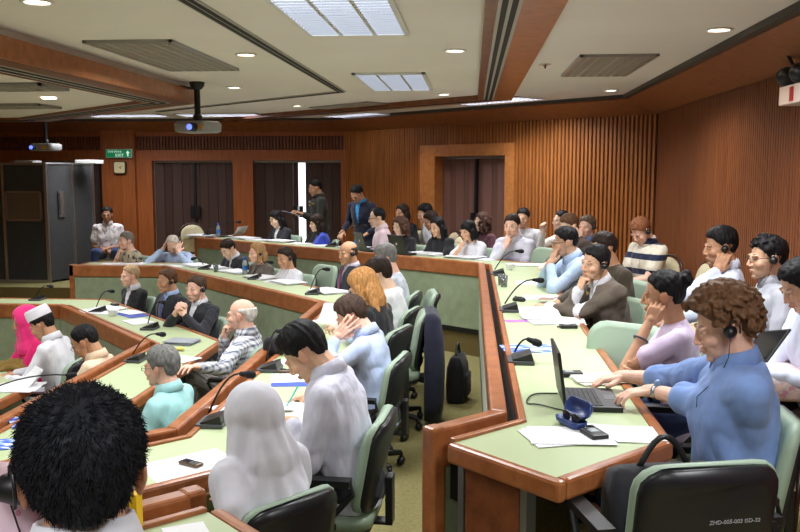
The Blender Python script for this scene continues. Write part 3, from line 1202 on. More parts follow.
# sloping wooden cornice along the walls
corn = [(-9, 14.9), W0, W1, (2.05, -3.1)]
mb = MB()
rings = []
for i in range(4):
    rings.append([V((*offpt(corn, i, d).xy, z)) for d, z in ((.02, 2.44), (-.05, 2.44), (-.4, 2.60), (-.4, 2.66), (.02, 2.66))])
mb.loft(rings)
tag(mb.build('trim_3', wood('cornice_wood', (124, 72, 42), (160, 100, 62), .35, 'd')), kind='structure')
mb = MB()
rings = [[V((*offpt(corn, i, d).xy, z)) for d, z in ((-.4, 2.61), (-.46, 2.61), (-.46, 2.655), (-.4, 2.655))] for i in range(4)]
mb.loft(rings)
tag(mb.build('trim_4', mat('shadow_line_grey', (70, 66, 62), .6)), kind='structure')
# air slot ring and the wooden beam ring
sx = cat(341, 91)
slot = [(sx[0] - 3.2, sx[1] + 3.0), sx, (sx[0] + .0, -3.0)]
M_slot = mat('slot_dark', (24, 22, 22), .7)
band('trim_5', slot, -.05, .05, Hc - .012, Hc + .01, mat('slot_metal', (176, 172, 166), .5))
band('trim_6', slot, -.034, -.006, Hc - .016, Hc, M_slot); band('trim_7', slot, .008, .036, Hc - .016, Hc, M_slot)
bx0, bx1 = .09, .46
by = cat(498, 95)[1]
beam = [(bx0 - 4.2, by + 3.9), (bx0, by), (bx0, -3.0)]
band('trim_8', beam, 0, bx1 - bx0, Hc - .05, Hc + .02, M_trim)
band('trim_9', beam, -.03, .02, Hc - .058, Hc + .0, M_dwood)
band('trim_10', beam, .03, .15, Hc - .056, Hc, mat('slot_metal'))
band('trim_11', beam, .05, .08, Hc - .06, Hc, M_slot); band('trim_12', beam, .1, .13, Hc - .06, Hc, M_slot)
# lower inner canopy with a wooden fascia
zc = 2.46
cx = at(193, 103, zc); cy = at(47, 121, zc)
can = [(-9, cy.y), (cy.x, cy.y), (cx.x, cx.y), (cx.x, 2.2), (-4.6, .8), (-9, .8)]
mb = MB()
pts = [offpt(can, i, -.02) for i in range(6)]
mb.prism([(p.x, p.y) for p in pts], zc + .02, zc + .06)
tag(mb.build('ceiling_canopy', M_ceil), kind='structure')
band('trim_13', can, -.02, .02, zc - .01, zc + .13, M_trim, .004)
band('trim_14', can, -.18, -.02, zc - .012, zc + .02, M_dwood)
band('trim_15', can, -.42, -.18, zc - .006, zc + .02, mat('slot_metal'))
band('trim_16', can, -.27, -.24, zc - .012, zc, M_slot); band('trim_17', can, -.36, -.33, zc - .012, zc, M_slot)
band('trim_18', can, -.45, -.42, zc - .012, zc + .02, M_dwood)
mb = MB()
for i in range(5):
    a0, b0 = offpt(can, i, -.1), offpt(can, i + 1, -.1); a1, b1 = offpt(can, i, -.06), offpt(can, i + 1, -.06)
    mb.prism([(a0.x, a0.y), (b0.x, b0.y), (b1.x, b1.y), (a1.x, a1.y)], zc + .05, Hc + .01)
tag(mb.build('ceiling_upstand', M_ceil), kind='structure')


# ------------------------------------------------------------------ lamps
def area(loc, sx, sy, power, rz=0., col=(1, .97, .93), spread=PI, name='lamp_light'):
    l = bpy.data.lights.new(name, 'AREA'); l.shape = 'RECTANGLE'; l.size = sx; l.size_y = sy
    l.energy = power; l.color = col; l.spread = spread
    o = bpy.data.objects.new(name, l); COL.objects.link(o)
    o.location = loc; o.rotation_euler = (0, 0, rz)
    return o


def lit_panel(label, c, L, w, z, rz=0., glow=None, group='lit fluorescent ceiling lights'):
    root = thing('ceiling_light', label, 'ceiling light', (c[0], c[1], z), rz, group)
    f = MB()
    f.box((-w / 2, -L / 2, -.02), (-w / 2 + .03, L / 2, .01)); f.box((w / 2 - .03, -L / 2, -.02), (w / 2, L / 2, .01))
    f.box((-w / 2, -L / 2, -.02), (w / 2, -L / 2 + .03, .01)); f.box((-w / 2, L / 2 - .03, -.02), (w / 2, L / 2, .01))
    f.build('frame', M_white, root)
    d = MB(); d.box((-w / 2 + .02, -L / 2 + .02, -.006), (w / 2 - .02, L / 2 - .02, -.003)); d.build('diffuser', glow or M_glow, root)
    v = MB()
    for k in (-1, 1): v.box((k * w / 6 - .012, -L / 2 + .03, -.018), (k * w / 6 + .012, L / 2 - .03, -.008))
    v.build('divider', M_white, root)
    lo = MB()
    n = int(L / .075)
    for k in range(1, n): lo.box((-w / 2 + .03, -L / 2 + k * L / n - .0035, -.02), (w / 2 - .03, -L / 2 + k * L / n + .0035, -.008))
    lo.build('louvre', M_alu, root)
    return root


def quad_panel(label, corners, z=Hc):
    q = [at(*c, z) for c in corners]
    x0 = min(p.x for p in q); x1 = max(p.x for p in q); y0 = min(p.y for p in q); y1 = max(p.y for p in q)
    return (x0 + x1) / 2, (y0 + y1) / 2, x1 - x0, y1 - y0


p1 = at(312.5, 37, Hc); p1r = at(408, 29, Hc)
p2 = [at(*c, Hc) for c in ((355, 74), (424, 70.5), (432.5, 87.5), (372, 90.5))]
x0, x1 = p1.x, p1r.x
yy = (p1.y + p1r.y) / 2
lit_panel('largest lit ceiling light, bright blue white with two dividers, above the aisle', ((x0 + x1) / 2, yy - .75), 1.5, x1 - x0, Hc)
x0 = (p2[0].x + p2[3].x) / 2; x1 = (p2[1].x + p2[2].x) / 2; y0 = (p2[0].y + p2[1].y) / 2; y1 = (p2[2].y + p2[3].y) / 2
lit_panel('lit rectangular ceiling light farther along from the largest one', ((x0 + x1) / 2, (y0 + y1) / 2), y1 - y0, x1 - x0, Hc)
c = at(494, 100, Hc)
lit_panel('thin lit ceiling light above the framed doorway, at the end of the wooden beam', (c.x, c.y), 1.25, .5, Hc - .0, math.radians(45), M_glow2)
c = at(342, 117.5, Hc)
lit_panel('thin lit ceiling light above the corner by the standing man in navy jacket', (c.x + .35, min(c.y, 13.6)), 1.2, .5, Hc, math.radians(45), M_glow2)
lit_panel('thin lit ceiling light directly behind the nearer projector', (at(222, 116, Hc).x + .1, 13.4), .6, 1.3, Hc, 0, M_glow2)
lit_panel('thin lit ceiling light above the green exit sign', (at(131, 119, Hc).x + .35, 13.4), .6, 1.3, Hc, 0, M_glow2)


def egg_panel(label, cx_, cy_, wx, wy, z, power, rz=0.):
    root = thing('louvre_light', label, 'ceiling light', (cx_, cy_, z), rz, 'louvred ceiling lights')
    f = MB()
    f.box((-wx / 2, -wy / 2, -.02), (-wx / 2 + .025, wy / 2, .005)); f.box((wx / 2 - .025, -wy / 2, -.02), (wx / 2, wy / 2, .005))
    f.box((-wx / 2, -wy / 2, -.02), (wx / 2, -wy / 2 + .025, .005)); f.box((-wx / 2, wy / 2 - .025, -.02), (wx / 2, wy / 2, .005))
    f.build('frame', M_alu, root)
    b = MB(); b.box((-wx / 2, -wy / 2, -.002), (wx / 2, wy / 2, 0)); b.build('housing', mat('housing_brown', (222, 216, 208), .4), root)
    g = MB()
    n = int(wy / .07)
    for k in range(1, n):
        y = -wy / 2 + k * wy / n
        g.box((-wx / 2 + .02, y - .004, -.022), (wx / 2 - .02, y + .004, -.003))
    for k in range(1, 8):
        x = -wx / 2 + k * wx / 8
        g.box((x - (.012 if k % 2 == 0 else .004), -wy / 2 + .02, -.022), (x + (.012 if k % 2 == 0 else .004), wy / 2 - .02, -.003))
    g.build('louvre_grid', mat('louvre_metal', (206, 202, 196), .35, .4), root)
    return root


def eggq(label, quad, z, power, spl=None):
    q = [at(*c, z) for c in quad]
    x0 = (q[0].x + q[3].x) / 2; x1 = (q[1].x + q[2].x) / 2
    y0 = (q[0].y + q[1].y) / 2; y1 = (q[2].y + q[3].y) / 2
    egg_panel(label, (x0 + x1) / 2, (y0 + y1) / 2, abs(x1 - x0), abs(y1 - y0), z, power)


eggq('unlit louvred ceiling panel near the wooden cornice of the slatted wall', [(579, 54), (653, 54), (630, 75), (563, 74)], Hc, 0)
eggq('unlit louvred ceiling panel over the wooden canopy edge by the projector', [(91, 39.5), (183, 39.5), (232, 69), (160, 69)], Hc, 0)
egg_panel('dark louvred air panel beside the corner of the ceiling slot', *[(at(345, 101, Hc)).x, 11.7], .55, 1.3, Hc, 0, math.radians(45))
for k, (px, py, lab) in enumerate([(15, 88, 'louvred light on the canopy underside, topmost of the two at the picture edge'), (20, 107, 'louvred light on the canopy underside, lower of the two at the picture edge')]):
    q = at(px, py, zc)
    egg_panel(lab, q.x - .2, q.y, 1.1, .5, zc + .012, 0)

DL = [(246, 54, 'round downlight beside the air slot, in front of the projector'), (234, 87, 'small round downlight nearer the projector pole'), (455, 50, 'round downlight between the bright light and the beam'),
      (444, 94, 'small round downlight where the wooden beam turns'), (436, 110, 'tiny downlight beyond the wooden beam'), (719, 29, 'large round downlight by the slatted wall cornice'),
      (611, 90, 'round downlight near the corner of the slatted walls'), (37, 1, 'round downlight cut by the picture top over the canopy'), (297, 105.5, 'tiny downlight beside the dark air panel'),
      (310, 113, 'tiny downlight close to the thin lit panel in the corner')]
for px, py, lab in DL:
    q = at(px, py, Hc)
    if q.y > 13.9: q = V((q.x, 13.9, Hc))
    root = thing('downlight', lab, 'downlight', (q.x, q.y, Hc), 0, 'round ceiling downlights')
    m_ = MB(); m_.loft([[(r * math.cos(2 * PI * j / 24), r * math.sin(2 * PI * j / 24), z) for j in range(24)] for r, z in ((.085, .002), (.085, -.008), (.068, -.012), (.066, .0))], cap=False); m_.build('ring', M_white, root, smooth=True)
    m_ = MB(); m_.loft([[(r * math.cos(2 * PI * j / 24), r * math.sin(2 * PI * j / 24), z) for j in range(24)] for r, z in ((.067, -.001), (.067, -.004))]); m_.build('lamp', M_spot, root)
q = at(49, 99.5, zc)
root = thing('downlight', 'round downlight set in the underside of the canopy', 'downlight', (q.x, q.y, zc + .018), 0, 'round ceiling downlights')
m_ = MB(); m_.loft([[(r * math.cos(2 * PI * j / 24), r * math.sin(2 * PI * j / 24), z) for j in range(24)] for r, z in ((.067, -.001), (.067, -.01))]); m_.build('lamp', M_spot, root)
q = at(545, 64, Hc)
root = thing('sprinkler_head', 'small metal sprinkler head on the plain ceiling by the wooden beam', 'sprinkler', (q.x, q.y, Hc))
m_ = MB(); m_.cap((0, 0, 0), (0, 0, -.03), .014, .01); m_.build('stem', M_chrome, root, smooth=True)
m_ = MB(); m_.loft([[(r * math.cos(2 * PI * j / 16), r * math.sin(2 * PI * j / 16), z) for j in range(16)] for r, z in ((.05, -.001), (.05, -.006), (.02, -.012))]); m_.build('plate', M_chrome, root)
# ------------------------------------------------------------------ the people
SK_ASIA = (222, 178, 148); SK_TAN = (198, 150, 118); SK_PINK = (236, 190, 168); SK_DARK = (178, 130, 102); SK_LIGHT = (232, 196, 170)
BLACK = (22, 20, 22); DKBR = (44, 32, 27); BROWN = (84, 56, 38); BLOND = (180, 130, 78); GREY = (122, 122, 122); WHITE_H = (205, 202, 196)
F_white = fabric('white_cotton', (218, 219, 226), .8, .02)
F_trouser = fabric('black_trouser', (32, 32, 38))
F_khaki = fabric('khaki_trouser', (120, 112, 92))
F_jean = fabric('blue_jean', (52, 66, 108))
F_black = fabric('black_cloth', (34, 34, 38))
F_suit = fabric('dark_suit', (42, 43, 50))
GL = mat('dark_glasses_frame', (26, 22, 22), .3)
GLM = mat('metal_glasses_frame', (140, 130, 120), .3, .7)
A2 = lambda x: (math.sin(math.radians(x)), math.cos(math.radians(x)))


def wr(px, py, z, dx=0, dy=0, dz=.045):               # a wrist just above a table top
    q = at(px, py, z)
    return ('w', q.x + dx, q.y + dy, q.z + dz)


TA, TB, TC, TD = .755, .505, .255, .005
CHIN_R = dict(t=('h', .03, .125, -.205), pose='fist', f=(-.1, -.35, 1), n=(-.2, -1, -.3), pole=(.5, .3, -1))
CHIN_L = dict(t=('h', -.03, .125, -.205), pose='fist', f=(.1, -.35, 1), n=(.2, -1, -.3), pole=(-.5, .3, -1))
FOLD_R = dict(t=('t', -.06, .34, .2), pose='relax')
FOLD_L = dict(t=('t', .06, .32, .2), pose='relax')

# ---- the long desk
curly = person('person with curly brown hair and black earphone in blue shirt typing on the open laptop', onx(723, 326, .97), 89, 0, 1.07, lean=4, neckfwd=-14, hpitch=18,
               skin=SK_PINK, hair='short', hairc=(104, 74, 52), curly=760, hthick=.02, hvol=.012, top=fabric('blue_chambray', (122, 150, 204), .85, .06, .3), sleeve='rolled', collar=MATS['blue_chambray'], bottom=F_khaki,
               arms={'L': dict(t=wr(626, 400, TA), pose='type', pole=(-.4, -.6, -1), f=(.05, 1, -.16)), 'R': dict(t=wr(612, 389, TA, 0, .05), pose='type', pole=(.6, -.5, -1), f=(-.05, 1, -.16))}, voxel=.0042, phones='L', loose=.022, stubble=.25, belly=.02)
bun = person('person with black hair in a bun and lilac blouse holding an earpiece to the ear', onx(663, 295, .96), 84, 0, .97, True, lean=10, hyaw=-8, hpitch=6, skin=SK_TAN,
             hair='back', extra='bun', hairc=BLACK, top=fabric('lilac_blouse', (206, 188, 214), .8, .03, .3), sleeve='short', bottom=F_jean, loose=.012,
             arms={'L': dict(t=('h', -.115, .075, -.125), pose='grip', f=(.1, -.45, 1), n=(1, -.3, .1), pole=(-.35, .8, -1)), 'R': dict(t=('t', -.13, .33, .25), pose='relax', f=(-1, .2, .1), n=(0, -1, -.3), pole=(.6, .2, -1))}, voxel=.0045)
suit = person('person in brown grey suit and dotted tie, fist at mouth, reading a white sheet', onx(595, 263, .86), 120, 0, 1.0, lean=16, hpitch=4, hyaw=4, hroll=-6, skin=SK_ASIA, hair='short', hairc=BLACK,
              top=fabric('brown_suit', (98, 88, 78)), jacket=F_white, collar=F_white, tie=fabric('dotted_tie', (44, 36, 34), pattern=p_spots((196, 160, 70), 26, .32)), bottom=fabric('brown_suit'), cuffs=F_white,
              arms={'R': dict(CHIN_R, t=('h', .02, .12, -.185)), 'L': dict(t=wr(548, 314, TA, 0, 0, .05), pose='grip', pole=(-.7, -.1, -1))}, voxel=.0045, phones='L', loose=.014)
person('person with dark hair mostly hidden behind the brown grey suit, holding a brownish paper', onx(603, 249, .98), 112, 0, .98, lean=14, hpitch=12, skin=SK_TAN, hair='short', hairc=DKBR, top=fabric('dark_olive', (74, 66, 54)), bottom=F_trouser,
       arms={'R': dict(t=wr(556, 312, TA, .02, .1, .05), pose='grip'), 'L': dict(t=('t', -.1, .36, .2))}, voxel=.006)
person('person in light blue shirt pressing both hands to the mouth', onx(565, 242, .80), 99, 0, 1.03, lean=18, hpitch=8, hyaw=-4, skin=SK_ASIA, hair='short', hairc=BLACK, top=fabric('pale_blue', (180, 202, 234), .8, .03), collar=MATS['pale_blue'], bottom=F_trouser,
       arms={'R': dict(t=('h', .03, .15, -.17), pose='flat', f=(-.1, -.35, 1), n=(-.3, -1, -.2), pole=(.5, .5, -1)), 'L': dict(t=('h', -.04, .15, -.165), pose='flat', f=(.1, -.35, 1), n=(.3, -1, -.2), pole=(-.5, .5, -1))}, voxel=.0055, glasses=GL)
person('person with brown hair showing behind the light blue shirt, arm stretched on desk', onx(569, 226, .98), 118, 0, .98, lean=12, hpitch=20, skin=SK_LIGHT, hair='short', hairc=BROWN, top=fabric('dark_brown_knit', (70, 58, 52)), bottom=F_trouser,
       arms={'R': dict(t=wr(540, 276, TA, 0, 0), pose='flat')}, voxel=.0065)
person('person in pale lavender shirt resting mouth on a fist at the desk corner', seg_hit(512, 226, 'A', 1, .74), 148, 0, 1.06, lean=17, hpitch=6, hyaw=8, skin=SK_PINK, hair='short', hairc=DKBR, top=fabric('pale_lavender', (205, 204, 220), .8, .03), collar=MATS['pale_lavender'], bottom=F_trouser,
       arms={'R': dict(CHIN_R), 'L': dict(t=('t', .02, .4, .16), pose='flat')}, voxel=.006)
# ---- the wall seats
person('person with black hair half hidden behind the pale lavender shirt', onsum(523, 218, 11.9), 160, 0, 1.0, skin=SK_ASIA, hair='short', hairc=BLACK, top=fabric('pale_grey_top', (200, 200, 205)), bottom=F_trouser, voxel=.0075)
person('person with dark tied hair in cream top drinking, close to the slatted wall', onsum(561, 221, 11.7), 108, 0, .98, True, lean=6, hpitch=-2, skin=SK_LIGHT, hair='back', hairc=BLACK, extra='pony', top=fabric('cream_top', (232, 226, 216)), bottom=F_trouser,
       arms={'R': dict(t=('h', -.02, .24, -.14), pose='grip', f=(0, .2, 1), n=(-1, 0, 0), pole=(.6, .2, -1))}, voxel=.007)
person('person in blue shirt by the slatted wall with hand at chin', onsum(587, 227, 11.1), 140, 0, 1.02, lean=4, hpitch=2, skin=SK_PINK, hair='short', hairc=(92, 78, 66), top=fabric('sky_blue', (130, 158, 214), .8, .03), collar=MATS['sky_blue'], bottom=F_khaki,
       arms={'R': dict(t=('h', .05, .2, -.13), pose='grip', f=(-.6, -.2, .7), n=(-.2, -1, -.2), pole=(.8, .1, -1))}, voxel=.007, phones='L')
person('person in striped polo shirt looking down at his lap', onx(641, 231, 1.66), 122, 0, 1.05, lean=6, hpitch=38, skin=SK_PINK, hair='short', hairc=(134, 84, 56), top=fabric('striped_polo', (226, 218, 200), .8, .03, pattern=p_stripe((40, 46, 74), .15, .35)), sleeve='short', collar=MATS['striped_polo'], bottom=fabric('stone_trouser', (168, 156, 130)),
       arms={'R': dict(t=('t', .02, .36, .1), pose='relax'), 'L': dict(t=('t', .0, .38, .12), pose='relax')}, voxel=.0065, phones='L')
person('person with short black hair in pale shirt holding an earphone at the wall seats', onx(720, 247, 1.68), 86, 0, 1.04, lean=2, hpitch=6, hyaw=8, skin=SK_TAN, hair='short', hairc=BLACK, hvol=.018, top=fabric('pale_oxford', (206, 214, 232), .8, .03), collar=MATS['pale_oxford'], bottom=F_trouser,
       arms={'L': dict(t=('h', -.125, .07, -.135), pose='grip', f=(.05, -.4, 1), n=(1, -.2, 0), pole=(-.5, .5, -1))}, voxel=.0055, phones='L', stubble=.3)
person('person with black framed glasses and spiky black hair in grey shirt', onx(767, 258, 1.7), 88, 0, 1.02, lean=3, hpitch=4, hyaw=6, skin=SK_ASIA, hair='short', extra='spiky', hairc=BLACK, top=fabric('cool_grey', (172, 174, 184), .8, .03), collar=MATS['cool_grey'], bottom=F_trouser, voxel=.005, glasses=GL, phones='L')
person('person in white blouse with black hair reading from a dark tablet', onx(801, 285, 1.58), 100, 0, .98, True, lean=8, hpitch=32, skin=SK_ASIA, hair='long', extra='long', hairc=BLACK, top=fabric('white_blue_blouse', (216, 224, 242), .8, .02), bottom=fabric('dark_brown_trouser', (60, 48, 46)), collar=MATS['white_blue_blouse'],
       arms={'L': dict(t=('t', -.1, .42, .2), pose='grip'), 'R': dict(t=('t', .02, .4, .2), pose='grip')}, voxel=.005)
# ---- behind the far angled desk
person('person with black bob in white short sleeved blouse, hand at the chin', seg_hit(468, 231, 'A', 1, .60), 142, 0, .95, True, lean=18, hpitch=10, hyaw=-10, skin=SK_ASIA, hair='fringe', extra='bob', hairc=BLACK, top=F_white, sleeve='short', bottom=F_trouser,
       arms={'R': dict(t=('h', .02, .16, -.2), pose='fist', f=(-.2, -.3, 1), n=(-.2, -1, 0), pole=(.7, .5, -1)), 'L': dict(t=('t', .06, .42, .16), pose='relax')}, voxel=.007)
person('person with long black hair in black short sleeved top, hands on the laptop', seg_hit(437, 227, 'A', 1, .62), 140, 0, .95, True, lean=15, hpitch=14, skin=SK_ASIA, hair='long', extra='long', hairc=BLACK, top=F_black, sleeve='short', bottom=F_trouser,
       arms={'R': dict(t=('t', .1, .46, .16), pose='type'), 'L': dict(t=('t', -.08, .48, .16), pose='type')}, voxel=.007)
person('person with wavy brown hair in black top behind the laptop with a pale emblem', seg_hit(400, 226, 'A', 1, .64), 138, 0, .97, True, lean=10, hpitch=14, skin=SK_LIGHT, hair='long', extra='wavy', hairc=(74, 50, 38), top=F_black, bottom=F_trouser,
       arms={'R': dict(t=('t', .08, .44, .17), pose='type'), 'L': dict(t=('t', -.1, .46, .17), pose='type')}, voxel=.007)
person('person with glasses in pale pink shirt behind a black laptop', seg_hit(377, 218, 'A', 1, .70), 102, 0, 1.03, lean=8, hpitch=8, skin=SK_LIGHT, hair='recede', hairc=BLACK, top=fabric('pale_pink', (228, 204, 212), .8, .02), collar=MATS['pale_pink'], bottom=F_trouser, glasses=GL, voxel=.007)
person('person with dark hair partly hidden behind the wavy haired laptop user', seg_hit(402, 213, 'A', 1, 1.6), 140, 0, 1.0, True, skin=SK_TAN, hair='long', extra='bob', hairc=DKBR, top=F_black, bottom=F_trouser, voxel=.008)
person('person in white shirt bending forward, behind the black topped woman', seg_hit(425, 214, 'A', 1, 1.7), 118, 0, 1.05, lean=18, hpitch=14, skin=SK_ASIA, hair='short', hairc=BLACK, hvol=.02, top=F_white, sleeve='short', bottom=F_trouser, voxel=.0075)
person('person with dark hair leaning beside the bending white shirt', seg_hit(431, 221, 'A', 1, 1.3), 110, 0, .96, lean=12, hpitch=22, skin=SK_TAN, hair='short', hairc=DKBR, hvol=.022, top=F_white, bottom=F_trouser, voxel=.0075)
person('person with full brown hair in maroon blouse before the folding door', seg_hit(482, 222, 'A', 1, 1.55), 118, 0, 1.0, True, skin=SK_LIGHT, hair='long', extra='bob wavy', hairc=(66, 44, 36), top=fabric('maroon_blouse', (84, 48, 58)), bottom=F_trouser, sleeve='short', voxel=.0075)
officer = person('person standing in black uniform with insignia holding papers by the bright gap', seg_hit(315, 188, 'A', 1, 1.75), 118, 0, 1.03, stand=True, lean=2, hpitch=16, skin=SK_TAN, hair='buzz', hairc=BLACK, top=fabric('uniform_black', (48, 50, 48)), collar=MATS['uniform_black'], bottom=fabric('uniform_black'), voxel=.008,
       arms={'L': dict(t=('t', -.1, .3, .24), pose='grip'), 'R': dict(t=('t', .16, .3, .25), pose='grip')}, legs=(.1, .05))
person('person standing in navy jacket and bright blue shirt bowing over the desk', seg_hit(357, 194, 'A', 1, 1.25), 150, 0, 1.02, stand=True, lean=16, hpitch=34, skin=SK_TAN, hair='short', hairc=BLACK, top=fabric('navy_jacket', (38, 42, 62)), jacket=fabric('bright_blue_shirt', (60, 150, 214)), collar=MATS['bright_blue_shirt'], bottom=F_trouser, voxel=.0075,
       arms={'R': dict(t=('t', .26, .22, .06), pose='relax'), 'L': dict(t=('t', -.2, .25, .05))}, legs=(.1, -.1))
person('person with long black hair in black jacket bent over a white sheet', seg_hit(276, 219, 'A', 1, .66), 138, 0, .98, True, lean=10, hpitch=26, skin=SK_LIGHT, hair='long', extra='long', hairc=BLACK, top=F_suit, vneck=F_white, bottom=F_trouser, voxel=.008,
       arms={'R': dict(t=('t', .1, .42, .17), pose='relax'), 'L': dict(t=('t', -.02, .42, .17), pose='relax')})
person('person with long dark hair in bright blue blouse holding a paper', seg_hit(317, 223, 'A', 1, .66), 104, 0, .97, True, lean=8, hpitch=10, skin=SK_LIGHT, hair='fringe', extra='long', hairc=DKBR, top=fabric('royal_blue', (52, 72, 180)), bottom=F_trouser, voxel=.008,
       arms={'R': dict(t=('t', .08, .44, .2), pose='grip'), 'L': dict(t=('t', -.1, .46, .17), pose='grip')})
# ---- second ring, far side
B_ = LV['B']
person('person with grey hair and patterned shirt resting chin on hand beside the booth', seg_hit(126, 241, 'B', 0, .78), 142, B_, 1.02, lean=12, hpitch=2, hyaw=-6, skin=SK_PINK, hair='short', hairc=(120, 112, 102), top=fabric('patterned_shirt', (196, 188, 162), pattern=p_blotch((86, 80, 70), 17, .58)), sleeve='short', bottom=F_trouser, voxel=.0075, arms={'R': dict(CHIN_R), 'L': dict(t=('t', .1, .36, .17))})
person('person with white hair in pale blue shirt holding the bowed head in both hands', seg_hit(173, 245, 'B', 0, .74), 178, B_, 1.02, lean=16, hpitch=36, skin=SK_PINK, hair='recede', hairc=(196, 184, 172), top=fabric('pale_blue2', (176, 194, 228), .8, .03), collar=MATS['pale_blue2'], bottom=F_trouser, voxel=.0075,
       arms={'R': dict(t=('h', .14, .07, -.03), pose='spread', f=(-.35, -.3, 1), n=(-1, -.3, -.2), pole=(.9, .5, -1)), 'L': dict(t=('h', -.11, .13, -.02), pose='spread', f=(.15, -.6, 1), n=(.3, -1, 0), pole=(-.9, .4, -1))})
person('person in dark suit bowed over writing beside the blonde listener', seg_hit(228, 249, 'B', 1, .60), 142, B_, 1.0, lean=18, hpitch=34, skin=SK_LIGHT, hair='short', hairc=DKBR, top=F_suit, jacket=F_white, collar=F_white, tie=F_black, bottom=F_suit, voxel=.0075, arms={'R': dict(t=('t', .1, .46, .17), pose='point'), 'L': dict(t=('t', -.04, .42, .17))})
person('person with shoulder length blonde hair in grey brown top, hands clasped', seg_hit(257, 253, 'B', 1, .60), 142, B_, 1.0, True, lean=12, hpitch=4, hyaw=-12, skin=SK_PINK, hair='long', extra='bob', hairc=(168, 130, 88), top=fabric('grey_brown_top', (104, 96, 90)), sleeve='short', bottom=F_trouser, voxel=.007, arms={'R': dict(t=('t', .05, .4, .24), pose='grip'), 'L': dict(t=('t', -.03, .4, .22), pose='grip')}, phones='L')
person('person with tied dark hair in white sleeveless blouse with a black earphone', seg_hit(285, 258, 'B', 1, .62), 140, B_, 1.0, True, lean=9, hpitch=14, hyaw=6, skin=SK_TAN, hair='back', hairc=DKBR, extra='pony', top=F_white, sleeve='cap', bottom=F_trouser, voxel=.0065, arms={'R': dict(t=('t', .08, .45, .17)), 'L': dict(t=('t', -.06, .4, .17))}, phones='L')
person('person with shaved head and earphone in black suit and purple tie', seg_hit(348, 253, 'B', 1, .74), 124, B_, 1.04, lean=2, hpitch=6, hyaw=6, skin=SK_TAN, hair='bald', hairc=(70, 58, 50), hthick=.004, hvol=0, hairdisp=.001, top=F_suit, jacket=fabric('lilac_shirt', (214, 206, 226)), collar=MATS['lilac_shirt'], tie=fabric('purple_tie', (110, 44, 92)), bottom=F_suit, voxel=.0065, phones='L')
# ---- second ring, aisle side
person('person with grey hair and sunglasses pushed up, pale grey shirt, last along the aisle desk', onx(385, 259, -.80), 84, B_, 1.04, lean=8, hpitch=14, skin=SK_PINK, hair='short', hairc=(120, 118, 116), hvol=.02, top=fabric('pale_grey_shirt', (196, 204, 214), .8, .03), bottom=F_khaki, voxel=.0065, sleeve='long')
person('person with dark brown hair in white shirt beside the blonde reader', onx(379, 275, -.80), 78, B_, 1.02, lean=8, neckfwd=14, hpitch=24, skin=SK_LIGHT, hair='short', hairc=DKBR, hthick=.02, hvol=.024, top=fabric('thin_white', (226, 230, 234), .8, .02), bottom=F_trouser, voxel=.006)
person('person with long golden hair in black cardigan, head turned away', onx(363, 287, -.79), 74, B_, 1.02, True, lean=7, neckfwd=14, hpitch=26, hyaw=-4, skin=SK_PINK, hair='long', extra='long bob', hthick=.018, hairc=BLOND, top=F_black, bottom=F_trouser, voxel=.006)
person('person in pale blue shirt covering the side of the head with a hand', onx(351, 316, -.80), 82, B_, 1.05, lean=10, neckfwd=18, hpitch=28, skin=SK_PINK, hair='short', hairc=(66, 50, 42), hthick=.014, top=fabric('powder_blue', (184, 198, 232), .8, .03), collar=MATS['powder_blue'], bottom=F_trouser, voxel=.0045,
       arms={'L': dict(t=('h', -.125, .115, -.075), pose='spread', f=(.12, -.75, .75), n=(1, .1, .1), pole=(-.4, .6, -1)), 'R': dict(t=wr(322, 338, TB, 0, .1, .09), pose='grip', pole=(.6, 0, -1))})
writer = person('person with straight black hair in white shirt writing with a teal pen', onx(305, 353, -.79), 86, B_, 1.08, lean=13, neckfwd=16, hpitch=42, neck=.05, skin=SK_ASIA, hair='short', hairc=BLACK, hthick=.016, hvol=.016, top=fabric('white_shirt', (206, 206, 222), .8, .02, .7), collar=MATS['white_shirt'], bottom=F_trouser, voxel=.0042,
       arms={'R': dict(t=wr(314, 402, TB, 0, 0, .05), pose='point', pole=(.8, -.2, -.8), f=(-.25, 1, -.2)), 'L': dict(t=wr(292, 434, TB, 0, 0, .06), pose='relax', pole=(-.8, -.4, -1), f=(.5, 1, -.1))}, loose=.018)
person('person in large white headscarf and black dress seen from behind', onx(252, 416, -.84), 52, B_, .96, True, lean=5, hpitch=8, hair=None, skin=SK_TAN, top=F_black, bottom=F_black, hijab=(fabric('white_headscarf', (216, 216, 226), .8, .015, .3), True), voxel=.005,
       arms={'L': dict(t=wr(196, 516, TB, 0, 0, .0), pose='relax'), 'R': dict(t=('t', .1, .36, .2))})
# ---- third ring
C_ = LV['C']
person('person with fair tied hair in black suit and white blouse, arms crossed', seg_hit(130, 276, 'C', 1, .74), 150, C_, 1.0, True, lean=2, hpitch=2, hyaw=-18, skin=SK_PINK, hair='back', hairc=(176, 148, 112), top=F_black, vneck=F_white, collar=F_white, bottom=F_trouser, voxel=.007, arms={'R': dict(t=('t', -.13, .24, .24), pose='relax', f=(-1, .3, .2)), 'L': dict(t=('t', .12, .27, .2), pose='relax', f=(1, .2, .1))})
person('person with short brown hair and earphone in black suit with a badge lanyard', seg_hit(167, 281, 'C', 1, .74), 145, C_, 1.02, lean=3, hpitch=4, hyaw=-10, skin=SK_TAN, hair='buzz', hairc=(86, 58, 40), top=F_suit, jacket=fabric('light_blue_shirt', (160, 186, 226)), collar=MATS['light_blue_shirt'], tie=fabric('slate_tie', (86, 90, 130)), bottom=F_suit, voxel=.007, phones='L')
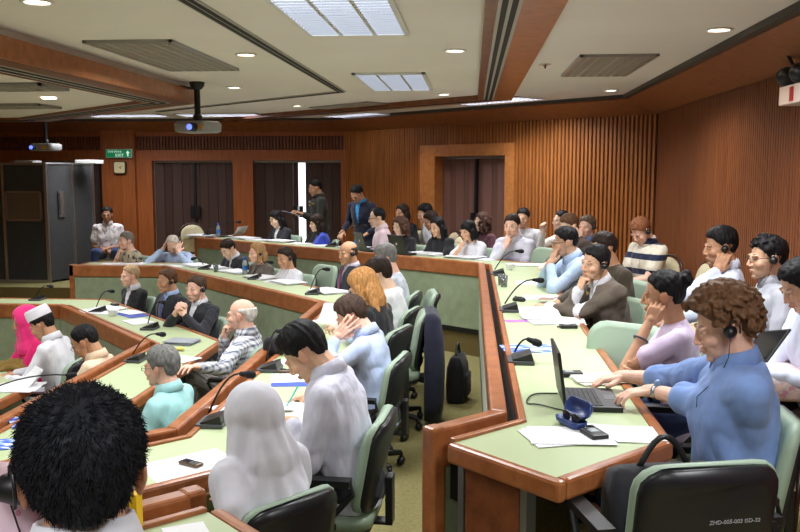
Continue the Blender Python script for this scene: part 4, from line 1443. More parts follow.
person('person with earphone in black suit, hands clasped before the chest', seg_hit(196, 289, 'C', 1, .76), 152, C_, 1.02, lean=4, hpitch=4, hyaw=2, skin=SK_PINK, hair='buzz', hairc=(70, 52, 40), top=F_suit, jacket=F_white, collar=F_white, bottom=F_suit, voxel=.0065, phones='L', stubble=.4,
       arms={'R': dict(t=('h', .06, .24, -.2), pose='hook', f=(-.6, .1, .8), n=(-.8, -.6, 0), pole=(.8, .2, -1)), 'L': dict(t=('h', -.05, .23, -.2), pose='hook', f=(.6, .1, .8), n=(.8, -.6, 0), pole=(-.8, .2, -1))})
person('person with bald crown and white hair in checked shirt and maroon tie', onx(241, 315, -1.94), 86, C_, 1.14, lean=0, hpitch=0, hyaw=4, skin=SK_PINK, hair='bald', hairc=(214, 210, 204), hthick=.012, hvol=0, top=fabric('checked_shirt', (222, 224, 232), .8, .02, pattern=p_check((96, 102, 122), 70, .2)), collar=MATS['checked_shirt'], tie=fabric('maroon_tie', (104, 34, 40)), bottom=fabric('grey_striped', (130, 126, 122), pattern=p_stripe((90, 86, 84), .02, .3, 0)), voxel=.005, glasses=GLM, belly=.05,
       arms={'R': dict(CHIN_R, t=('h', .02, .14, -.17)), 'L': dict(t=wr(198, 371, TC, 0, 0, .03), pose='relax', pole=(-.6, -.3, -1))})
person('person with grey hair and glasses in turquoise shirt', onx(161, 367, -1.95), 82, C_, 1.04, lean=4, hpitch=4, skin=SK_PINK, hair='short', hairc=(112, 112, 110), hthick=.014, top=fabric('turquoise_shirt', (166, 216, 218), .8, .04, .3), collar=MATS['turquoise_shirt'], sleeve='short', bottom=F_khaki, voxel=.005, glasses=GLM, belly=.03,
       arms={'R': dict(t=('t', .1, .4, .18)), 'L': dict(t=('t', -.14, .36, .16))})
# ---- innermost ring
D_ = LV['D']
person('person in bright pink headscarf and pink dress', onx(25, 321, -4.05), 132, D_, 1.02, True, lean=4, hpitch=14, skin=SK_TAN, hair=None, hijab=(fabric('pink_headscarf', (236, 52, 128), .8, .03, .12), False), top=fabric('pink_dress', (226, 36, 112), .8, .05), bottom=MATS['pink_dress'], voxel=.006, arms={'R': dict(t=('t', .08, .42, .16)), 'L': dict(t=('t', -.06, .4, .17))})
person('person in white brimless cap and white tunic reading', onx(42, 325, -3.7), 92, D_, 1.04, lean=10, hpitch=26, skin=SK_TAN, hair='short', hairc=BLACK, cap=fabric('white_cap', (232, 230, 240), .8, .02), top=F_white, collar=F_white, bottom=F_white, voxel=.0055,
       arms={'R': dict(t=('t', .02, .44, .18), pose='grip'), 'L': dict(t=('t', -.1, .44, .17), pose='grip')})
person('person with thinning black hair in beige shirt and maroon striped tie, looking down', onx(85, 342, -3.08), 92, D_, 1.06, lean=6, hpitch=32, hyaw=4, skin=SK_TAN, hair='recede', hairc=BLACK, top=fabric('beige_shirt', (232, 208, 180), .8, .03), collar=MATS['beige_shirt'], tie=fabric('wine_tie', (112, 58, 74), pattern=p_stripe((150, 96, 110), .04, .5)), bottom=F_trouser, voxel=.0055, glasses=GLM,
       arms={'R': dict(t=('t', .08, .46, .17)), 'L': dict(t=('t', -.14, .46, .15), pose='relax')})
# ---- others
sitter = person('person in patterned white shirt and blue jeans sitting by the dark booth', ony(107, 215, 13.35), 196, 0, 1.02, lean=6, hpitch=2, skin=SK_DARK, hair='buzz', hairc=BLACK, top=fabric('white_batik', (226, 220, 222), pattern=p_blotch((150, 120, 130), 22, .62)), sleeve='short', collar=MATS['white_batik'], bottom=F_jean, voxel=.0075, belly=.04,
       arms={'R': dict(t=('t', .03, .2, .1), pose='grip'), 'L': dict(t=('t', -.02, .22, .12), pose='grip')}, legs=(.24, .42))
FG = EYE + ray(83, 478) * 1.25
person('person with short black hair and large earphone seen closely from behind, white collar', FG, 27, .2, 1.0, lean=3, hpitch=-6, hyaw=-2, neck=.018, skin=SK_TAN, hair='crop', hairc=(32, 33, 38), hthick=.011, hvol=.012, top=F_white, collar=F_white, bottom=F_trouser, voxel=.0036, phones='L', strands=16000, eyes=True)
FG2 = EYE + ray(-64, 376) * 1.3
person('person in pink spotted blouse, only a shoulder in view at the picture edge', FG2, 40, .2, .95, True, lean=4, skin=SK_TAN, hair='long', hairc=BLACK, top=fabric('pink_spotted', (236, 208, 218), pattern=p_spots((206, 140, 160), 40, .22)), bottom=F_trouser, voxel=.006)
# ------------------------------------------------------------------ chairs
M_seat = mat('seat_vinyl', (150, 170, 150), .45, spec=.4)
M_shell = mat('chair_shell', (26, 27, 32), .35)
M_cream = fabric('cream_upholstery', (206, 194, 160))
M_bframe = mat('banquet_frame', (58, 34, 28), .35)


def padring(w, h, r, y, bow, tilt=.0, z0=0.):
    return [V((x, y + bow * (x / (w / 2)) ** 2 + tilt * z, z + z0)) for x, z in rrect(w, h, r)]


def office_chair():
    root = thing('office_chair', 'x', 'chair', (0, 0, 0))
    # facing +Y, the seat top at z = .45
    m_ = MB(); m_.loft([[V((x, y + .04, z)) for x, y in rrect(w, d, .09)] for w, d, z in ((.40, .40, .385), (.46, .46, .395), (.47, .47, .43), (.45, .45, .452), (.36, .36, .458))]); m_.build('seat', M_seat, root, smooth=True)
    m_ = MB(); m_.loft([[V((x, y + .04, z)) for x, y in rrect(w, d, .08)] for w, d, z in ((.3, .3, .34), (.44, .44, .365), (.455, .455, .395))]); m_.build('seat_shell', M_shell, root, smooth=True)
    m_ = MB(); m_.loft([padring(w, h, .09, y, .05, -.18, .68) for w, h, y in ((.46, .44, -.225), (.465, .445, -.205), (.455, .435, -.185), (.40, .38, -.177))]); m_.build('backrest', M_seat, root, smooth=True)
    m_ = MB(); m_.loft([padring(w, h, .085, y, .05, -.18, .68) for w, h, y in ((.36, .34, -.262), (.44, .42, -.25), (.452, .432, -.222))]); m_.build('back_shell', M_shell, root, smooth=True)
    m_ = MB(); m_.box((-.04, -.25, .36), (.04, .02, .375)); m_.box((-.04, -.27, .36), (.04, -.235, .6)); m_.build('back_bracket', M_black, root, bevel=.005)
    for sd in (-1, 1):
        m_ = MB()
        m_.tube([(sd * .2, .06, .37), (sd * .275, .06, .4), (sd * .285, .1, .52), (sd * .285, .17, .63), (sd * .28, .1, .645), (sd * .28, -.12, .645), (sd * .285, -.13, .6), (sd * .285, .0, .45), (sd * .275, .03, .4)], .014, 8)
        m_.box((sd * .28 - .03, -.12, .64), (sd * .28 + .03, .16, .668))
        m_.build('armrest', M_black, root, bevel=.006)
    m_ = MB(); m_.cap((0, .03, .34), (0, .03, .12), .03, .035); m_.build('column', M_black, root, smooth=True)
    b_ = MB(); b_.cap((0, .03, .14), (0, .03, .08), .05, .05)
    cs = []
    for k in range(5):
        a = k * 2 * PI / 5 + .3
        e = V((.27 * math.cos(a), .03 + .27 * math.sin(a), .085))
        b_.tube([(0, .03, .12), e * .55 + V((0, .0135, .05)), e], [.03, .026, .018], 8)
        cs.append(e)
    b_.build('star_base', M_black, root, smooth=True)
    for e in cs:
        m_ = MB()
        for dx in (-.014, .014): m_.cap((e.x + dx - .006, e.y, .028), (e.x + dx + .006, e.y, .028), .027, .027, 14)
        m_.box((e.x - .012, e.y - .012, .03), (e.x + .012, e.y + .012, .085))
        m_.build('caster', M_black, root, smooth=True)
    return root


def banquet_chair():
    root = thing('banquet_chair', 'x', 'chair', (0, 0, 0))
    m_ = MB(); m_.loft([[V((x, y + .03, z)) for x, y in rrect(w, d, .07)] for w, d, z in ((.40, .40, .40), (.43, .43, .415), (.43, .43, .44), (.34, .34, .46))]); m_.build('seat', M_cream, root, smooth=True)
    def arch(w, h, y, tilt, z0):
        pts = [(-w / 2 + .03, 0), (w / 2 - .03, 0), (w / 2, h * .55)] + [(w / 2 * math.cos(a), h * .62 + h * .38 * math.sin(a)) for a in [PI * k / 10 for k in range(1, 10)]] + [(-w / 2, h * .55)]
        return [V((x, y + tilt * z, z + z0)) for x, z in pts]
    m_ = MB(); m_.loft([arch(w, h, y, -.2, .5) for w, h, y in ((.33, .40, -.175), (.36, .42, -.16), (.36, .42, -.145), (.3, .36, -.132))]); m_.build('backrest', M_cream, root, smooth=True)
    m_ = MB()
    a = arch(.40, .46, -.165, -.2, .48)
    m_.tube(a[2:] + [V((-.19, -.19, .44))], .013, 8)
    m_.build('back_frame', M_bframe, root, smooth=True)
    for sx in (-1, 1):
        m_ = MB(); m_.tube([(sx * .17, .2, .4), (sx * .185, .23, .0)], [.014, .011], 8); m_.build('leg', M_bframe, root, smooth=True)
        m_ = MB(); m_.tube([a[2 if sx > 0 else -1], (sx * .19, -.19, .44), (sx * .185, -.24, .0)], [.013, .014, .011], 8); m_.build('leg', M_bframe, root, smooth=True)
    return root


off0, ban0 = office_chair(), banquet_chair()
_used = {id(off0): False, id(ban0): False}


def chair(proto, x, y, z, rz, seat, label, group=None):
    if not _used[id(proto)]:
        o = proto; _used[id(proto)] = True
    else: o = copy_tree(proto)
    place(o, (x, y, z), rz, label, group)
    d = seat - .455
    for ch in o.children:
        nm = ch.name.split('.')[0]
        ch.location.z = d if nm in ('seat', 'seat_shell', 'backrest', 'back_shell', 'back_bracket', 'armrest', 'back_frame') else 0
    return o


def short(lb):
    w = lb.replace(',', '').split()[1:10]
    while w[-1] in ('and', 'in', 'the', 'with', 'of', 'a', 'at', 'on', 'by', 'his', 'to', 'behind', 'before', 'black', 'white', 'blue', 'maroon', 'short', 'beside', 'brown', 'far', 'cool', 'grey', 'green', 'dark', 'light', 'pale', 'both', 'an', 'from', 'over', 'for', 'open', 'brownish', 'wavy', 'teal', 'holding', 'large', 'silver'): w.pop()
    return ' '.join(w)


wallish = ('wall', 'striped polo', 'bending forward', 'spiky', 'tablet', 'second row', 'full brown hair', 'beside the bending', 'hidden behind the wavy', 'sitting by', 'half hidden', 'wall seats')
for root, sh in PEOPLE:
    lb = root['label']
    if 'standing' in lb: continue
    w = any(k in lb for k in wallish)
    sh2 = min(max(sh, .36), .62)
    fw_ = .07 if not w else 0
    rz_ = root.rotation_euler.z
    chair(ban0 if w else off0, root.location.x - fw_ * math.sin(rz_), root.location.y + fw_ * math.cos(rz_), root.location.z, root.rotation_euler.z, sh2,
          ('cream padded banquet chair under the person ' if w else 'pale green office chair under the person ') + short(lb), 'cream banquet chairs' if w else 'pale green office chairs')


def ochair(px, py, z, rz, label, h=.85, seat=.47):
    q = at(px, py, z + h)
    return chair(off0, q.x, q.y, z, math.radians(rz), seat, label, 'pale green office chairs')


ochair(612, 350, 0, 146, 'empty pale green office chair between the brown suit and the lilac blouse', .8)
near = ochair(676, 456, 0, 14, 'pale green office chair with black back carrying white lettering, black bag on its seat', .86, .47)
ochair(410, 298, B_, 98, 'empty pale green office chair at the aisle with its back to the green panel', .85)
jk = ochair(396, 318, B_, 92, 'pale green office chair with a navy jacket hung over it', .86)
ochair(312, 272, B_, 135, 'empty pale green office chair beside the white sleeveless blouse', .85)
ochair(535, 254, 0, 130, 'empty pale green office chair past the light blue shirt', .86)
ochair(66, 302, D_, 90, 'pale green office chair behind the white cap', .9) if False else None
for px, py, lab in ((681, 262, 'cream banquet chair with dark arched frame, first past the striped polo'), (693, 264, 'cream banquet chair with dark arched frame, second past the striped polo'), (706, 272, 'cream banquet chair partly behind the pale shirt with earphone')):
    q = onx(px, py, 1.92)
    chair(ban0, q.x, q.y, 0, math.radians(95), .46, lab, 'cream banquet chairs')
q = ony(193, 240, 13.0)
chair(ban0, q.x, q.y, 0, math.radians(200), .46, 'empty cream banquet chair in front of the brown folding door', 'cream banquet chairs')

# lettering on the back of the near chair, as numbers and letters
tc = bpy.data.curves.new('lettering', 'FONT'); tc.body = 'ZHD-005-003 ISD-32'; tc.size = .0185; tc.extrude = .0005; tc.align_x = 'CENTER'
tmp = bpy.data.objects.new('tmp', tc); COL.objects.link(tmp)
me = bpy.data.meshes.new_from_object(tmp.evaluated_get(bpy.context.evaluated_depsgraph_get())); bpy.data.objects.remove(tmp)
me.materials.clear(); me.materials.append(mat('faded_lettering', (170, 172, 178), .7))
lt = link('lettering', me, near)
lt.location = (0.03, -.268 - .0, .72); lt.rotation_euler = (math.radians(90) - .18, 0, 0)
lt.parent = [c for c in near.children if c.name.startswith('back_shell')][0]
lt.location = (.05, -.2745, .73); lt.rotation_euler = (math.radians(100), 0, 0)


def fit(q, lo=.16, hi=.52):
    """keep a thing on the desk top that it stands on"""
    best = None
    for r in order:
        if abs(LV[r] + .755 - q.z) > .01: continue
        for i in range(5):
            P, Q = V((*RING[r][i], 0)), V((*RING[r][i + 1], 0))
            L = (Q - P).length; t = (Q - P) / L; n = V((-t.y, t.x, 0))
            d = V((q.x, q.y, 0)) - P
            a, o_ = d.dot(t), d.dot(n)
            miss = max(0, -a - .2, a - L - .2) + abs(o_ - .33)
            if best is None or miss < best[0]: best = (miss, P, t, n, a, o_)
    _, P, t, n, a, o_ = best
    p = P + t * a + n * min(max(o_, lo), hi)
    return V((p.x, p.y, q.z))


# ------------------------------------------------------------------ microphones and receivers
def mic(px, py, z, hx, hy, label, dy=0.):
    """base seen at (px, py) on the level z, head seen at (hx, hy)"""
    b = fit(at(px, py, z), .15, .5)
    r = ray(hx, hy)
    h = EYE + r * (((b.y + dy) / r.y))
    root = thing('gooseneck_microphone', label, 'microphone', b, 0, 'gooseneck table microphones')
    rz = math.atan2(h.x - b.x, -(h.y - b.y)) if False else 0
    hl = h - b
    ang = math.radians(-90)
    m_ = MB()
    M = Matrix.Rotation(ang, 4, 'Z')
    m_.box((-.085, -.07, 0), (.085, .07, .022), M)
    m_.build('base', M_grey, root, bevel=.004)
    m_ = MB()
    vs = [M @ V(c) for c in ((-.075, -.045, .022), (.075, -.045, .022), (.075, .065, .022), (-.075, .065, .022), (-.075, -.045, .03), (.075, -.045, .03), (.075, .055, .062), (-.075, .055, .062))]
    m_.add(vs, [(3, 2, 1, 0), (4, 5, 6, 7), (0, 1, 5, 4), (1, 2, 6, 5), (2, 3, 7, 6), (3, 0, 4, 7)])
    m_.build('console', M_black, root, bevel=.003)
    s0 = V((-.03, .03, .05))
    pts = []
    for k in range(9):
        t = k / 8
        p = s0.lerp(hl, t); p.z = s0.z + (hl.z - s0.z) * (1 - (1 - t) ** 1.9) + .012 * math.sin(PI * t)
        pts.append(p)
    m_ = MB(); m_.tube(pts, .0055, 7); m_.build('gooseneck', M_black, root, smooth=True)
    d = (pts[-1] - pts[-2]).normalized()
    m_ = MB(); m_.cap(hl - d * .01, hl + d * .045, .012, .021, 12); m_.cap(hl + d * .03, hl + d * .05, .021, .02, 12)
    m_.build('foam_head', fabric('mic_foam', (24, 24, 28)), root, smooth=True)


for a in [(515, 362, TA, 530, 340, 'gooseneck microphone between the open laptop and the blue brochure'), (509, 311, TA, 535, 280, 'gooseneck microphone beside the purple card and suit man'),
          (492, 275, TA, 517, 251, 'gooseneck microphone by the white cup at the desk corner'),
          (208, 236, TA, 237, 222, 'gooseneck microphone near the water bottle by the black jacketed reader'), (372, 243, TA, 362, 226, 'gooseneck microphone beside the laptop of the pink shirt'),
          (203, 424, TB, 243, 374, 'large gooseneck microphone arching beside the white headscarf'), (262, 370, TB, 278, 331, 'gooseneck microphone on grey base ahead of the writing man'),
          (313, 294, TB, 324, 269, 'gooseneck microphone standing alone before the shaved headed man'), (255, 279, TB, 268, 262, 'gooseneck microphone beside the bottle of the blonde listener'),
          (127, 361, TC, 158, 334, 'gooseneck microphone by the turquoise shirt'), (150, 329, TC, 160, 302, 'gooseneck microphone in front of the clasped hands'),
          (98, 312, TC, 109, 291, 'gooseneck microphone in front of the crossed arms'), (41, 299, TC, 48, 286, 'gooseneck microphone behind the pink headscarf'),
          (26, 412, TD, 68, 375, 'gooseneck microphone over the papers of the maroon tied man'), (205, 269, TB, 196, 258, 'gooseneck microphone ahead of the writing dark suit')]:
    mic(*a)


def receiver(px, py, z, rz, label):
    q = fit(at(px, py, z))
    root = thing('interpretation_receiver', label, 'receiver', q, math.radians(rz), 'black interpretation receivers')
    m_ = MB(); m_.box((-.035, -.055, 0), (.035, .055, .024)); m_.build('case', M_black, root, bevel=.005)
    m_ = MB(); m_.box((-.018, -.01, .024), (.018, .03, .0255)); m_.build('display', mat('lcd_grey', (150, 160, 165), .3), root)
    m_ = MB(); m_.cap((-.02, .05, .012), (-.02, .075, .012), .006, .005); m_.build('antenna', M_black, root, smooth=True)


receiver(594, 437, TA, 20, 'black receiver with grey display lying on papers beside the sunglass case')
receiver(571, 376, TA, 95, 'black receiver beside the laptop screen')
receiver(570, 328, TA, 95, 'black receiver at the edge of the suit man papers')
receiver(152, 302, TC, 40, 'black receiver behind the white papers of the crossed arms')
receiver(344, 373, TB, 60, 'black receiver by the white paper ahead of the writer') if False else None


# ------------------------------------------------------------------ papers
def sheet(px, py, z, w, d, rz, label, n=1, m=None, name='paper_sheet', cat_='paper', curl=0., group=None, thick=.0015, dz=0.):
    q = fit(at(px, py, z), .2, .52)
    root_mb = MB()
    for k in range(n):
        a = math.radians(rz + (random.uniform(-9, 9) if k else 0))
        M = TR((random.uniform(-.015, .015) if k else 0, random.uniform(-.015, .015) if k else 0, .0005 + dz + k * (thick + .0012)), a)
        if curl:
            N = 8
            rr = []
            for i in range(N + 1):
                u = i / N
                x = -w / 2 + w * u
                zz = curl * max(0, (u - .35) / .65) ** 2
                rr.append([M @ V((x, -d / 2, zz)), M @ V((x, d / 2, zz)), M @ V((x, d / 2, zz + thick)), M @ V((x, -d / 2, zz + thick))])
            root_mb.loft(rr)
        else: root_mb.box((-w / 2, -d / 2, 0), (w / 2, d / 2, thick), M)
    o = root_mb.build(name, m or M_paper)
    o.location = q
    return tag(o, label, cat_, group)


def printed(name, rgb2, sc_=60, thr=.55):
    if name in MATS: return MATS[name]
    m = mat(name, (236, 236, 240), .7, spec=.2)
    t = NT(m)
    sep = t.n('ShaderNodeSeparateXYZ'); t.l(t.obj(), sep.inputs[0])
    rows = t.math('GREATER_THAN', t.math('SINE', t.math('MULTIPLY', sep.outputs[1], 520.)), .35)
    wd = t.math('GREATER_THAN', t.noise(t.obj((1, .4, 1)), sc_, 2), .45)
    t.base(mixc(t, t.math('MULTIPLY', rows, t.math('MULTIPLY', wd, .3)), (236, 236, 240), rgb2))
    return m


M_print = printed('printed_paper', (90, 92, 110))
M_bluefolder = mat('blue_folder', (60, 84, 190), .5)
M_broch = mat('blue_brochure', (70, 100, 200), .5)
NT_ = NT(M_broch); NT_.base(NT_.ramp(NT_.noise(NT_.obj((1, 3, 1)), 9, 2), [(.42, (52, 80, 190)), (.5, (110, 150, 226)), (.58, (226, 232, 244))]))
M_purple = mat('purple_card', (176, 112, 190), .6)
sheet(568, 436, TA, .32, .22, 10, 'printed papers under the sunglass case and receiver', 3, M_print)
sheet(622, 434, TA, .21, .3, 80, 'white sheet between the receiver and the blue sleeve of the typist', 2)
sheet(530, 349, TA, .30, .2, 4, 'blue and white brochure under the microphone by the laptop', 2, M_broch, 'brochure', 'brochure')
sheet(510, 321, TA, .16, .09, 8, 'purple card with pale lettering on the desk beside the aisle rail', 1, M_purple, 'name_card', 'card')
sheet(557, 322, TA, .36, .24, 4, 'white papers under the arm of the brown suit', 3, M_print)
sheet(541, 318, TA, .21, .28, 100, 'curling white sheet held by the suit man', 1, None, curl=.05, dz=.012)
sheet(545, 298, TA, .34, .22, 4, 'white papers beyond the suit man', 2, M_print)
sheet(536, 283, TA, .36, .24, 3, 'white sheet with a blue pen near the light blue sleeves', 2)
sheet(533, 265, TA, .42, .24, 0, 'papers by the white cup', 3, M_print)
sheet(552, 303, TA, .2, .14, -15, 'brownish leaflet held behind the suit man', 1, mat('brown_leaflet', (150, 118, 108), .6), 'leaflet', 'leaflet', curl=.06, dz=.03)
sheet(618, 381, TA, .25, .18, 10, 'open notebook with cream pages and dark cover by the lilac blouse', 6, mat('cream_page', (232, 228, 214), .7), 'notebook', 'notebook')
sheet(490, 257, TA, .5, .2, -38, 'papers in front of the pale lavender shirt', 3, M_print)
sheet(470, 256, TA, .3, .2, -38, 'blue folder before the white blouse with bob hair', 2, M_bluefolder, 'folder', 'folder')
sheet(440, 249, TA, .3, .16, -38, 'dark keyboard tray papers before the black top', 1, M_black, 'dark_folder', 'folder')
for px, py, lab in ((232, 236, 'white papers beside the far water bottle'), (262, 234, 'white papers under the hands of the black jacketed reader'), (298, 237, 'white papers between the black jacket and blue blouse'), (335, 241, 'stacked papers in front of the blue blouse'), (350, 243, 'papers under the standing man')):
    sheet(px, py, TA, .3, .22, -38 + random.uniform(-9, 9), lab, 3, M_print)
sheet(261, 230, TA, .21, .28, -20, 'white sheet lifted by the black jacketed reader', 1, None, curl=.14, dz=.02)
# second ring
sheet(188, 466, TB, .26, .36, -52, 'white papers with mobile phone on top beside the headscarf', 2)
sheet(235, 407, TB, .21, .28, -45, 'white sheet partly behind the white headscarf', 1)
sheet(297, 378, TB, .30, .22, 8, 'white paper with blue edge ahead of the writer', 2)
sheet(297, 382, TB, .30, .22, 8, 'blue folder below the white paper ahead of the writer', 1, M_bluefolder, 'folder', 'folder', thick=.003)
sheet(300, 408, TB, .16, .22, 80, 'small notebook being written in', 5, None, 'notebook', 'notebook')
sheet(288, 363, TB, .24, .16, 5, 'white papers beside the microphone base', 2)
sheet(330, 328, TB, .18, .26, 62, 'two white sheets held up before the covered head', 2, None, curl=.13, dz=.05)
sheet(350, 340, TB, .21, .28, 80, 'white sheet under the raised papers', 1)
sheet(300, 282, TB, .3, .2, -45, 'white paper before the sleeveless blouse', 2, M_print)
sheet(275, 282, TB, .3, .2, -45, 'white papers between bottle and sleeveless blouse', 2, M_print)
sheet(212, 266, TB, .3, .2, -48, 'white paper the dark suited writer works on', 1)
sheet(130, 264, TB, .4, .2, 0, 'white papers before the patterned shirt', 2, M_print)
sheet(170, 266, TB, .4, .2, -4, 'white papers below the bowed head', 2, M_print)
sheet(110, 264, TB, .25, .2, 5, 'white paper beside the booth end of the desk', 1)
for px, py, lab in ((215, 233, 'white papers at the far free end of the framed doorway desk'), (287, 236, 'white papers just before the black jacket reader'), (318, 239, 'white papers under the file of the bright blue blouse'),
                    (392, 245, 'white papers between the pale pink shirt and its neighbour'), (422, 248, 'white papers by the laptop with the pale emblem'), (454, 252, 'white papers before the black bob and blouse'), (483, 256, 'white papers at the desk corner by the lavender shirt')):
    sheet(px, py, TA, .42, .26, -38 + random.uniform(-7, 7), lab, 7, M_print, thick=.003)
for px, py, lab in ((226, 268, 'white papers under the pen of the bowed dark suit'), (243, 272, 'white papers before the clasped blonde listener'), (262, 278, 'white papers beside the blue labelled bottle'), (289, 283, 'white papers at the elbow of the sleeveless blouse'), (330, 292, 'white papers before the shaved headed man'), (196, 266, 'white papers where the second desk turns')):
    sheet(px, py, TB, .40, .26, -45 + random.uniform(-7, 7), lab, 6, M_print, thick=.003)
# third ring
sheet(86, 313, TC, .42, .24, -5, 'white papers by the microphone of the crossed arms', 4)
sheet(108, 309, TC, .34, .22, -30, 'stack of white papers beside the microphone', 5, M_print)
sheet(133, 315, TC, .36, .22, -40, 'white and blue folder before the badge lanyard', 2, M_bluefolder, 'folder', 'folder')
sheet(131, 313, TC, .3, .19, -40, 'white paper on the blue folder', 1, None, dz=.008)
sheet(139, 322, TC, .3, .22, -45, 'white papers before the clasped hands', 3)
sheet(182, 343, TC, .26, .2, -15, 'thick grey bound report on the desk corner', 10, mat('grey_report', (150, 156, 164), .5), 'report', 'report')
sheet(181, 359, TC, .28, .2, -20, 'white papers with yellow strip by the bald man hand', 3)
sheet(178, 351, TC, .09, .06, 25, 'small yellow pad on the papers by the bald man', 4, mat('yellow_pad', (216, 204, 90), .6), 'sticky_pad', 'note pad', dz=.014)
# innermost ring
sheet(18, 388, TD, .36, .3, 12, 'open printed papers on the innermost desk', 4, M_print)
sheet(42, 386, TD, .24, .32, 40, 'white folded sheet standing up before the beige shirt', 2, None, curl=.14)
sheet(10, 420, TC, .3, .24, 30, 'magazines at the picture edge on the third desk', 4, M_broch, 'magazine', 'magazine')
sheet(8, 444, TC, .26, .2, 20, 'blue magazine lower at the picture edge', 2, M_broch, 'magazine', 'magazine')
# near desk of the man seen from behind
q = at(133, 529, TA)
o = MB().box((-.012, -.03, 0), (.012, .03, .11)).build('yellow_folder', mat('yellow_plastic', (240, 190, 30), .5), bevel=.002)
o.location = (q.x, q.y, .755); o.rotation_euler = (0, 0, math.radians(65)); tag(o, 'narrow yellow folder standing upright behind the white collar', 'folder')
o = sheet(143, 502, TA, .12, .1, 30, 'scrap of white paper next to the yellow folder', 1)


# ------------------------------------------------------------------ laptops
def laptop(loc, rz, label, open_deg=100, emblem=False, w=.33, d=.24):
    root = thing('laptop', label, 'laptop', loc, rz)
    m_ = MB(); m_.box((-w / 2, -d / 2, 0), (w / 2, d / 2, .024)); m_.build('base', M_black, root, bevel=.004)
    m_ = MB()
    for r in range(6):
        for c in range(14):
            x = -w / 2 + .022 + c * (w - .044) / 14; y = d / 2 - .035 - r * .021
            m_.box((x, y - .017, .024), (x + .018, y, .027))
    m_.build('keyboard', mat('key_black', (34, 34, 38), .5), root)
    m_ = MB(); m_.box((-.04, -d / 2 + .012, .024), (.04, -d / 2 + .06, .0248)); m_.build('touchpad', M_grey, root)
    a = math.radians(open_deg - 90)
    M = TR((0, d / 2, .022)) @ Matrix.Rotation(-a, 4, 'X')
    m_ = MB(); m_.box((-w / 2, -.004, 0), (w / 2, .010, .235), M); lid = m_.build('lid', M_black, root, bevel=.003)
    m_ = MB(); m_.box((-w / 2 + .015, -.0055, .018), (w / 2 - .015, -.004, .22), M); m_.build('screen', mat('laptop_screen', (92, 108, 122), .12, emit=(120, 140, 160), strength=.25), lid)
    if emblem:
        m_ = MB(); m_.ell(M @ V((0, .0105, .13)), (.018, .002, .022), n=12, k=6); m_.build('emblem', mat('pale_emblem', (216, 196, 190), .4), lid)
    return root


q = at(598, 404, TA)
laptop((.53, q.y + .03, TA), math.radians(90), 'open black laptop under the hands of the curly haired man', 98)
o = MB().tube([V((.40 - .15 * math.sin(PI * k / 20) ** .8, 3.62 + .3 * k / 20 + .03 * math.sin(k * .5), TA + .006)) for k in range(21)], .0035, 6).build('power_cable', M_black, smooth=True)
tag(o, 'thin black cable looping behind the open laptop', 'cable')
q = seg_hit(408, 256, 'A', 1, .40); laptop((q.x, q.y, TA), math.radians(128), 'open black laptop with pale emblem before the wavy haired woman', 108, True)
q = seg_hit(372, 250, 'A', 1, .42); laptop((q.x, q.y, TA), math.radians(118), 'open black laptop before the pale pink shirt', 108, True)
q = seg_hit(437, 250, 'A', 1, .42)

# ------------------------------------------------------------------ small things on the desks
def bottle(px, py, z, label):
    q = fit(at(px, py, z))
    root = thing('water_bottle', label, 'bottle', q, 0, 'small water bottles')
    m_ = MB()
    m_.loft([[(r * math.cos(2 * PI * j / 16), r * math.sin(2 * PI * j / 16), h) for j in range(16)] for h, r in ((0, .028), (.01, .032), (.12, .032), (.15, .028), (.175, .014), (.19, .013))])
    m_.build('bottle_body', mat('clear_plastic', (214, 226, 236), .1, spec=.6, trans=.6), root, smooth=True)
    m_ = MB(); m_.loft([[(.0328 * math.cos(2 * PI * j / 16), .0328 * math.sin(2 * PI * j / 16), h) for j in range(16)] for h in (.05, .11)], cap=False); m_.build('label_band', mat('bottle_label', (60, 120, 200), .5), root, smooth=True)
    m_ = MB(); m_.cap((0, 0, .188), (0, 0, .2), .015, .015); m_.build('bottle_cap', mat('blue_cap', (40, 90, 190), .4), root, smooth=True)


bottle(242, 235, TA, 'water bottle with blue cap beside the far microphone')
bottle(248, 274, TB, 'water bottle with blue label before the blonde listener')
bottle(385, 246, TA, 'water bottle with blue label between the two far laptops')


def lathe_thing(name, label, cat_, px, py, z, prof, m, handle=False):
    q = fit(at(px, py, z))
    root = thing(name, label, cat_, q)
    m_ = MB(); m_.loft([[(r * math.cos(2 * PI * j / 20), r * math.sin(2 * PI * j / 20), h) for j in range(20)] for h, r in prof]); m_.build('body', m, root, smooth=True)
    if handle:
        m_ = MB(); m_.tube([(.038, 0, .055), (.06, 0, .05), (.062, 0, .03), (.034, 0, .02)], .005, 7); m_.build('handle', m, root, smooth=True)
    return root


M_glass = mat('drinking_glass', (225, 232, 236), .05, spec=.6, trans=.85)
CUP = ((0, .025), (.012, .03), (.06, .041), (.066, .042), (.062, .038), (.015, .027))
GLS = ((0, .028), (.1, .033), (.1, .030), (.008, .025))
lathe_thing('coffee_cup', 'white cup near the microphone at the desk corner', 'cup', 509, 270, TA, CUP, M_white, True)
lathe_thing('drinking_glass', 'empty drinking glass beside the microphone of the suit man', 'glass', 499, 285, TA, GLS, M_glass)
lathe_thing('drinking_glass', 'second empty glass touching the aisle side of the first', 'glass', 504, 287, TA, GLS, M_glass)
lathe_thing('coffee_cup', 'white cup before the badge lanyard', 'cup', 112, 316, TC, CUP, M_white, True)
lathe_thing('drinking_glass', 'drinking glass beside the writing dark suit', 'glass', 216, 272, TB, GLS, M_glass)
q = at(519, 301, TA)
root = thing('computer_mouse', 'black computer mouse behind the microphone of the suit man', 'mouse', (q.x, q.y, TA), math.radians(60))
